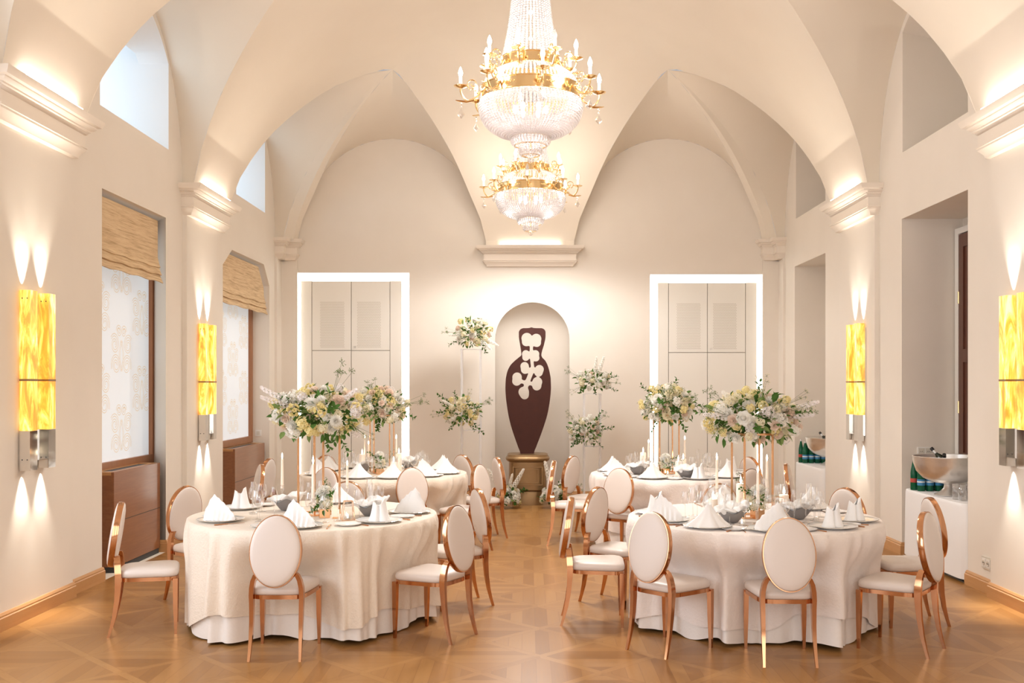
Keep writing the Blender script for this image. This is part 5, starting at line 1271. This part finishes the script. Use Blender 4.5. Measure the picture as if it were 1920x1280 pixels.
# ------------------------------------------------------------------ sculpture on its pedestal
def build_sculpture():
    PX, PY = -.005, 14.48
    t = thing('bronze_pedestal', 'bronze-coloured pedestal with moulded top and square panel in the niche', 'pedestal', (PX, PY, 0))
    def ring(w, d, z, n=44, e=.5):
        lp = []
        for k in range(n):
            a = 2 * PI * k / n; c, s = math.cos(a), math.sin(a); lp.append((math.copysign(abs(c) ** e, c) * w, math.copysign(abs(s) ** e, s) * d, z))
        return lp
    m = MB(); m.loft([ring(.225, .235, .0), ring(.225, .235, .20), ring(.215, .225, .215)], True, True, True); m.obj('plinth', M['bronze'], t, ang=35)
    m = MB(); m.loft([ring(.262, .27, .215), ring(.272, .28, .225), ring(.272, .28, .63)], True, True, True); body = m.obj('body', M['bronze'], t, ang=35)
    m = MB()
    for a, b in ((.20, .12), (.145, .09)):
        for x0, x1, z0, z1 in ((-a, a, .425 - b - .012, .425 - b), (-a, a, .425 + b, .425 + b + .012), (-a - .012, -a, .425 - b - .012, .425 + b + .012), (a, a + .012, .425 - b - .012, .425 + b + .012)):
            m.box(x0, x1, -.288, -.270, z0, z1)
    m.obj('panel_moulding', M['bronze'], body, smooth=False)
    m = MB(); m.loft([ring(.275, .283, .62), ring(.300, .308, .632), ring(.316, .324, .655), ring(.318, .326, .672), ring(.306, .314, .692), ring(.295, .303, .698), ring(.292, .30, .722), ring(.28, .288, .727)], True, True, True); m.obj('top_moulding', M['bronze'], t, ang=40)
    # vase-shaped board with a lobed cut-out: contour of an implicit outline, extruded
    S = 14.45 / F / 3.05
    prof = [(201, 288, 300), (204, 250, 350), (208, 236, 362), (216, 227, 371), (228, 222, 375), (250, 222, 375), (300, 229, 366), (340, 235, 354), (358, 236, 351), (372, 222, 356), (390, 200, 373), (420, 172, 388), (460, 154, 399), (500, 147, 405), (545, 145, 406), (600, 148, 402), (650, 154, 395), (700, 162, 385), (760, 176, 367), (820, 195, 346), (880, 216, 323), (922, 230, 309)]
    lf, rf = spline([(p[0], p[1]) for p in prof]), spline([(p[0], p[2]) for p in prof])
    blobs = [(268, 262, 31), (262, 285, 22), (322, 265, 29), (325, 288, 24), (262, 352, 22), (262, 372, 20), (317, 352, 22), (320, 375, 20), (255, 422, 24), (258, 442, 24), (340, 440, 25), (335, 458, 24), (212, 485, 27), (210, 508, 26), (328, 512, 28), (325, 535, 26), (250, 570, 30), (255, 588, 24)]
    caps = [(295, 275, 293, 350, 9), (268, 296, 325, 296, 9), (268, 362, 318, 362, 9), (292, 350, 302, 440, 9), (258, 440, 340, 450, 9), (300, 440, 268, 520, 13), (212, 500, 268, 520, 10), (268, 520, 328, 525, 10), (268, 515, 255, 575, 12)]
    def hole(x, y):
        s = 0; d = 1e9
        for a, b, r in blobs:
            e = math.hypot(x - a, y - b) - r; h = max(7 - abs(d - e), 0) / 7; d = min(d, e) - h * h * 1.75
        for x0, y0, x1, y1, r in caps:
            q = max(0, min(1, ((x - x0) * (x1 - x0) + (y - y0) * (y1 - y0)) / ((x1 - x0) ** 2 + (y1 - y0) ** 2)))
            e = math.hypot(x - x0 - q * (x1 - x0), y - y0 - q * (y1 - y0)) - r; h = max(9 - abs(d - e), 0) / 9; d = min(d, e) - h * h * 2.25
        return d
    def f(x, y):
        if not 201 <= y <= 922: return -3
        return min(x - lf(y), rf(y) - x, hole(x, y), y - 201 + .5, 922 - y + .5)
    st = 4.0; x0, y0, nx, ny = 138, 197, 70, 183
    val = [[f(x0 + i * st, y0 + j * st) for i in range(nx + 1)] for j in range(ny + 1)]
    idx, pts, faces, edges = {}, [], [], []
    def vid(key, p):
        if key not in idx: idx[key] = len(pts); pts.append(p)
        return idx[key]
    for j in range(ny):
        for i in range(nx):
            cs = [(i, j), (i + 1, j), (i + 1, j + 1), (i, j + 1)]; poly = []; cut = []
            for q in range(4):
                a, b = cs[q], cs[(q + 1) % 4]; va, vb = val[a[1]][a[0]], val[b[1]][b[0]]
                if va > 0: poly.append(vid(a, (x0 + a[0] * st, y0 + a[1] * st)))
                if (va > 0) != (vb > 0):
                    k = tuple(sorted((a, b))); va2, vb2 = val[k[0][1]][k[0][0]], val[k[1][1]][k[1][0]]; w = va2 / (va2 - vb2)
                    v = vid(k, (x0 + (k[0][0] + (k[1][0] - k[0][0]) * w) * st, y0 + (k[0][1] + (k[1][1] - k[0][1]) * w) * st)); poly.append(v); cut.append((v, va > 0))
            if len(poly) > 2: faces.append(poly)
            if len(cut) == 2:
                a, b = cut; edges.append((a[0], b[0]) if a[1] else (b[0], a[0]))
    m = MB(); n = len(pts); th = .022
    P3 = lambda p, y: ((900 + p[0] / 3.05 - VPX) * 14.45 / F - PX, y, H + (VPY - 550 - p[1] / 3.05) * 14.45 / F - .727)
    zs = [P3(p, 0)[2] for p in pts]; dz = min(zs)
    m.add([(a, b, c - dz) for a, b, c in (P3(p, -th) for p in pts)] + [(a, b, c - dz) for a, b, c in (P3(p, th) for p in pts)], [tuple(q) for q in faces] + [tuple(v + n for v in reversed(q)) for q in faces] + [(a, b, b + n, a + n) for a, b in edges])
    o = m.obj('vase_sculpture', M['sculpture'], ang=50, loc=(PX, PY, .7275)); tag(o, 'dark brown vase-shaped board sculpture with lobed cut-outs standing on the pedestal', 'sculpture')

# ------------------------------------------------------------------ drinks tables in the right-hand recesses
def build_drinks():
    bt = thing('water_bottle', '', 'bottle')
    MB().lathe([(.001, 0), (.033, 0), (.036, .006), (.036, .155), (.034, .185), (.022, .235), (.0135, .265), (.013, .285), (.001, .285)], 20).obj('body', M['green_glass'], bt)
    lb = MB().lathe([(.0365, .055), (.0365, .115)], 20).obj('label', M['blue_label'], bt)
    MB().lathe([(.0368, .083), (.0368, .097)], 20).obj('label_stripe', M['white_label'], lb)
    MB().lathe([(.0145, .276), (.0145, .298), (.001, .300)], 12).obj('cap', M['foil_white'], bt)
    WB = Maker(bt)
    rb = thing('water_bottle', '', 'bottle')
    MB().lathe([(.001, 0), (.031, 0), (.034, .006), (.034, .165), (.031, .195), (.020, .25), (.0135, .285), (.013, .305), (.001, .305)], 20).obj('body', M['green_glass'], rb)
    lb = MB().lathe([(.0345, .075), (.0345, .115)], 20).obj('label', M['red_label'], rb)
    MB().lathe([(.0148, .296), (.0148, .32), (.001, .322)], 12).obj('cap', M['foil_white'], rb)
    RB = Maker(rb)
    wn = thing('wine_bottle', '', 'bottle')
    MB().lathe([(.001, 0), (.038, 0), (.040, .006), (.040, .17), (.034, .20), (.018, .235), (.014, .25)], 18).obj('body', M['dark_bottle'], wn)
    MB().lathe([(.0148, .235), (.0148, .262), (.0165, .268), (.0165, .285)], 14).obj('foil_neck', M['foil_white'], wn)
    MB().lathe([(.0168, .283), (.0168, .318), (.001, .320)], 14).obj('cork_cap', M['black_plastic'], wn)
    WN = Maker(wn)
    tb = MB().lathe([(.001, 0), (.031, 0), (.034, .14), (.032, .14), (.029, .008), (.001, .008)], 20).obj('highball_glass', M['clear_glass'], ang=0); tb['category'] = 'glass'
    TB = Maker(tb)
    rec = [(8.52, 10.04, .69, 'nearer', 3.93, 9.31, .36), (12.66, 14.10, .645, 'farther', 4.07, 13.42, .36)]
    for ya, yb, zt, w, bx, by, bh in rec:
        x0, x1 = 3.735, 4.36
        t = thing('side_table', 'folding side table under white cloth in the %s punch bowl recess' % w, 'table', (4.05, (ya + yb) / 2, 0))
        sh = Matrix.Translation((-4.05, -(ya + yb) / 2, 0))
        MB().box(x0 + .06, x1 - .02, ya + .14, yb - .08, zt - .03, zt - .008).xform(sh).obj('tabletop', M['frame_wood'], t)
        for a in (x0 + .1, x1 - .1):
            for b in (ya + .2, yb - .14): MB().box(a - .02, a + .02, b - .02, b + .02, 0, zt - .03).xform(sh).obj('leg', M['black_plastic'], t)
        # boxed cloth with soft corners
        n = 96; loops = []
        def rim(z, g, amp):
            lp = []; cx, cy, hx, hy = (x0 + x1) / 2, (ya + yb) / 2 + .03, (x1 - x0) / 2 - .02 + g * .2, (yb - ya) / 2 - .06 + g
            for i in range(n):
                a = 2 * PI * i / n; c, s = math.cos(a), math.sin(a); e = .22
                lp.append((cx + math.copysign(abs(c) ** e, c) * hx, cy + math.copysign(abs(s) ** e, s) * (hy + amp * math.sin(9 * a)), z))
            return lp
        m = MB(); m.loft([rim(zt, -.03, 0), rim(zt - .006, -.008, 0), rim(zt - .03, 0, .001), rim(zt * .6, .008, .004), rim(zt * .3, .012, .007), rim(.035, .016, .010)], True, True); m.f[-1] = m.f[-1][::-1]
        # close the top
        o = m.obj('table_cloth', M['white_cloth'], ang=50); tag(o, 'white floor-length cloth on the side table in the %s recess' % w, 'tablecloth', 'white side table cloths')
        b = thing('punch_bowl', 'large hammered silver punch bowl on a foot, %s recess' % w, 'bowl', (bx, by, zt + .001), 0, 'silver punch bowls')
        MB().lathe([(.001, .002), (.125, .002), (.128, .008), (.11, .018), (.07, .04), (.042, .07), (.035, .10), (.045, .115)], 40).obj('foot', M['silver'], b)
        MB().lathe([(.035, .110), (.13, .122), (.22, .160), (.282, .225), (.308, .30), (.314, .352), (.318, .362), (.318, .370), (.304, .366), (.298, .30), (.27, .232), (.21, .172), (.12, .136), (.001, .13)], 48).obj('basin', M['silver'], b)
        # bottles lying in the bowl
        for i, (dx, dy, tilt, az) in enumerate(((-.02, .10, .80, 2.2), (.06, -.10, 1.12, .6), (.10, .05, 1.15, .2), (-.06, -.06, .95, 4.3))):
            o = WN.put((bx + dx - .12 * math.cos(az), by + dy - .12 * math.sin(az), zt + .21), 0, 'chilled sparkling wine bottle %s in the %s punch bowl' % (('slanting tallest', 'with neck toward the shutter', 'lying across', 'lying toward the room')[i], w), 'bottles in punch bowls')
            o.rotation_euler = (0, tilt, az)
        # water bottles in two ranks beyond the bowl
        q = 0
        for r in range(2):
            for c in range(4):
                first = r == 0 and c == 0
                xx = 3.80 + c * .085 + (.0 if r == 0 else .03); yy = (9.80 if w == 'nearer' else 13.86) - r * .10
                nm = ('front', 'second', 'third', 'innermost')[c]
                mk = RB if (c == 0 and r == 0) else WB
                mk.put((xx, yy, zt + .001), 0, 'green glass water bottle with %s label, %s in the %s rank, %s recess' % ('red' if mk is RB else 'blue', nm, ('far', 'near')[r], w), 'water bottles')
        if w == 'nearer':
            for c, (xx, yy) in enumerate(((3.86, 8.98), (3.88, 8.88), (3.97, 8.95))):
                TB.put((xx, yy, zt + .001), 0, 'clear straight highball glass, %s of three behind the nearer punch bowl foot' % ('farthest', 'nearest', 'innermost')[c], 'highball glasses')

# ------------------------------------------------------------------ the hall's rear end, light and camera
def build_rear():
    m = MB(); x0, x1 = X(-1, WALL), X(1, WALL)
    hs = [[(a, .35), (b, .35), (b, 4.6), (a, 4.6)] for a, b in ((-3.1, -1.3), (-.87, .93), (1.36, 3.16))]
    m.poly([(x0 - 1, -.01), (x1 + 1, -.01), (x1 + 1, 7), (x0 - 1, 7)], hs, lambda a, b: (a, Y_OPEN, b)); struct(m.obj('wall_front', M['plaster']))
    for i, h in enumerate(hs):
        p = MB(); p.add([(a, Y_OPEN - .12, b) for a, b in h], [(3, 2, 1, 0)]); struct(p.obj('window_%d' % (i + 4), M['front_fill_pane']))  # glowing panes added unseen behind the camera as fill, not known windows
def build_light():
    w = bpy.data.worlds.new('sky'); scene.world = w; w.use_nodes = True
    w.node_tree.nodes['Background'].inputs[0].default_value = (.8, .88, 1, 1); w.node_tree.nodes['Background'].inputs[1].default_value = .3
def build_camera():
    c = bpy.data.cameras.new('camera'); c.lens = 35; c.sensor_width = 36; c.sensor_fit = 'HORIZONTAL'
    c.shift_x = (960 - VPX) / 1920; c.shift_y = (VPY - 640) / 1920; c.clip_start = .05; c.clip_end = 100
    o = bpy.data.objects.new('camera', c); COL.objects.link(o); o.location = (0, 0, H); o.rotation_euler = (PI / 2, 0, 0); scene.camera = o
    vs = scene.view_settings; vs.view_transform = 'Standard'; vs.look = 'None'; vs.gamma = 1; vs.use_curve_mapping = False; vs.exposure = .86
emit('front_fill_pane', (1., .95, .91), 2.)  # added fill glow for the panes behind the camera
for fn in (build_shell, build_doorways, build_uplights, build_sconces, build_windows, build_wall_plates, build_wood_door, build_chandeliers, build_chairs, build_tables, build_settings, build_centrepieces, build_flowers, build_sculpture, build_drinks, build_rear, build_light, build_camera):
    fn()
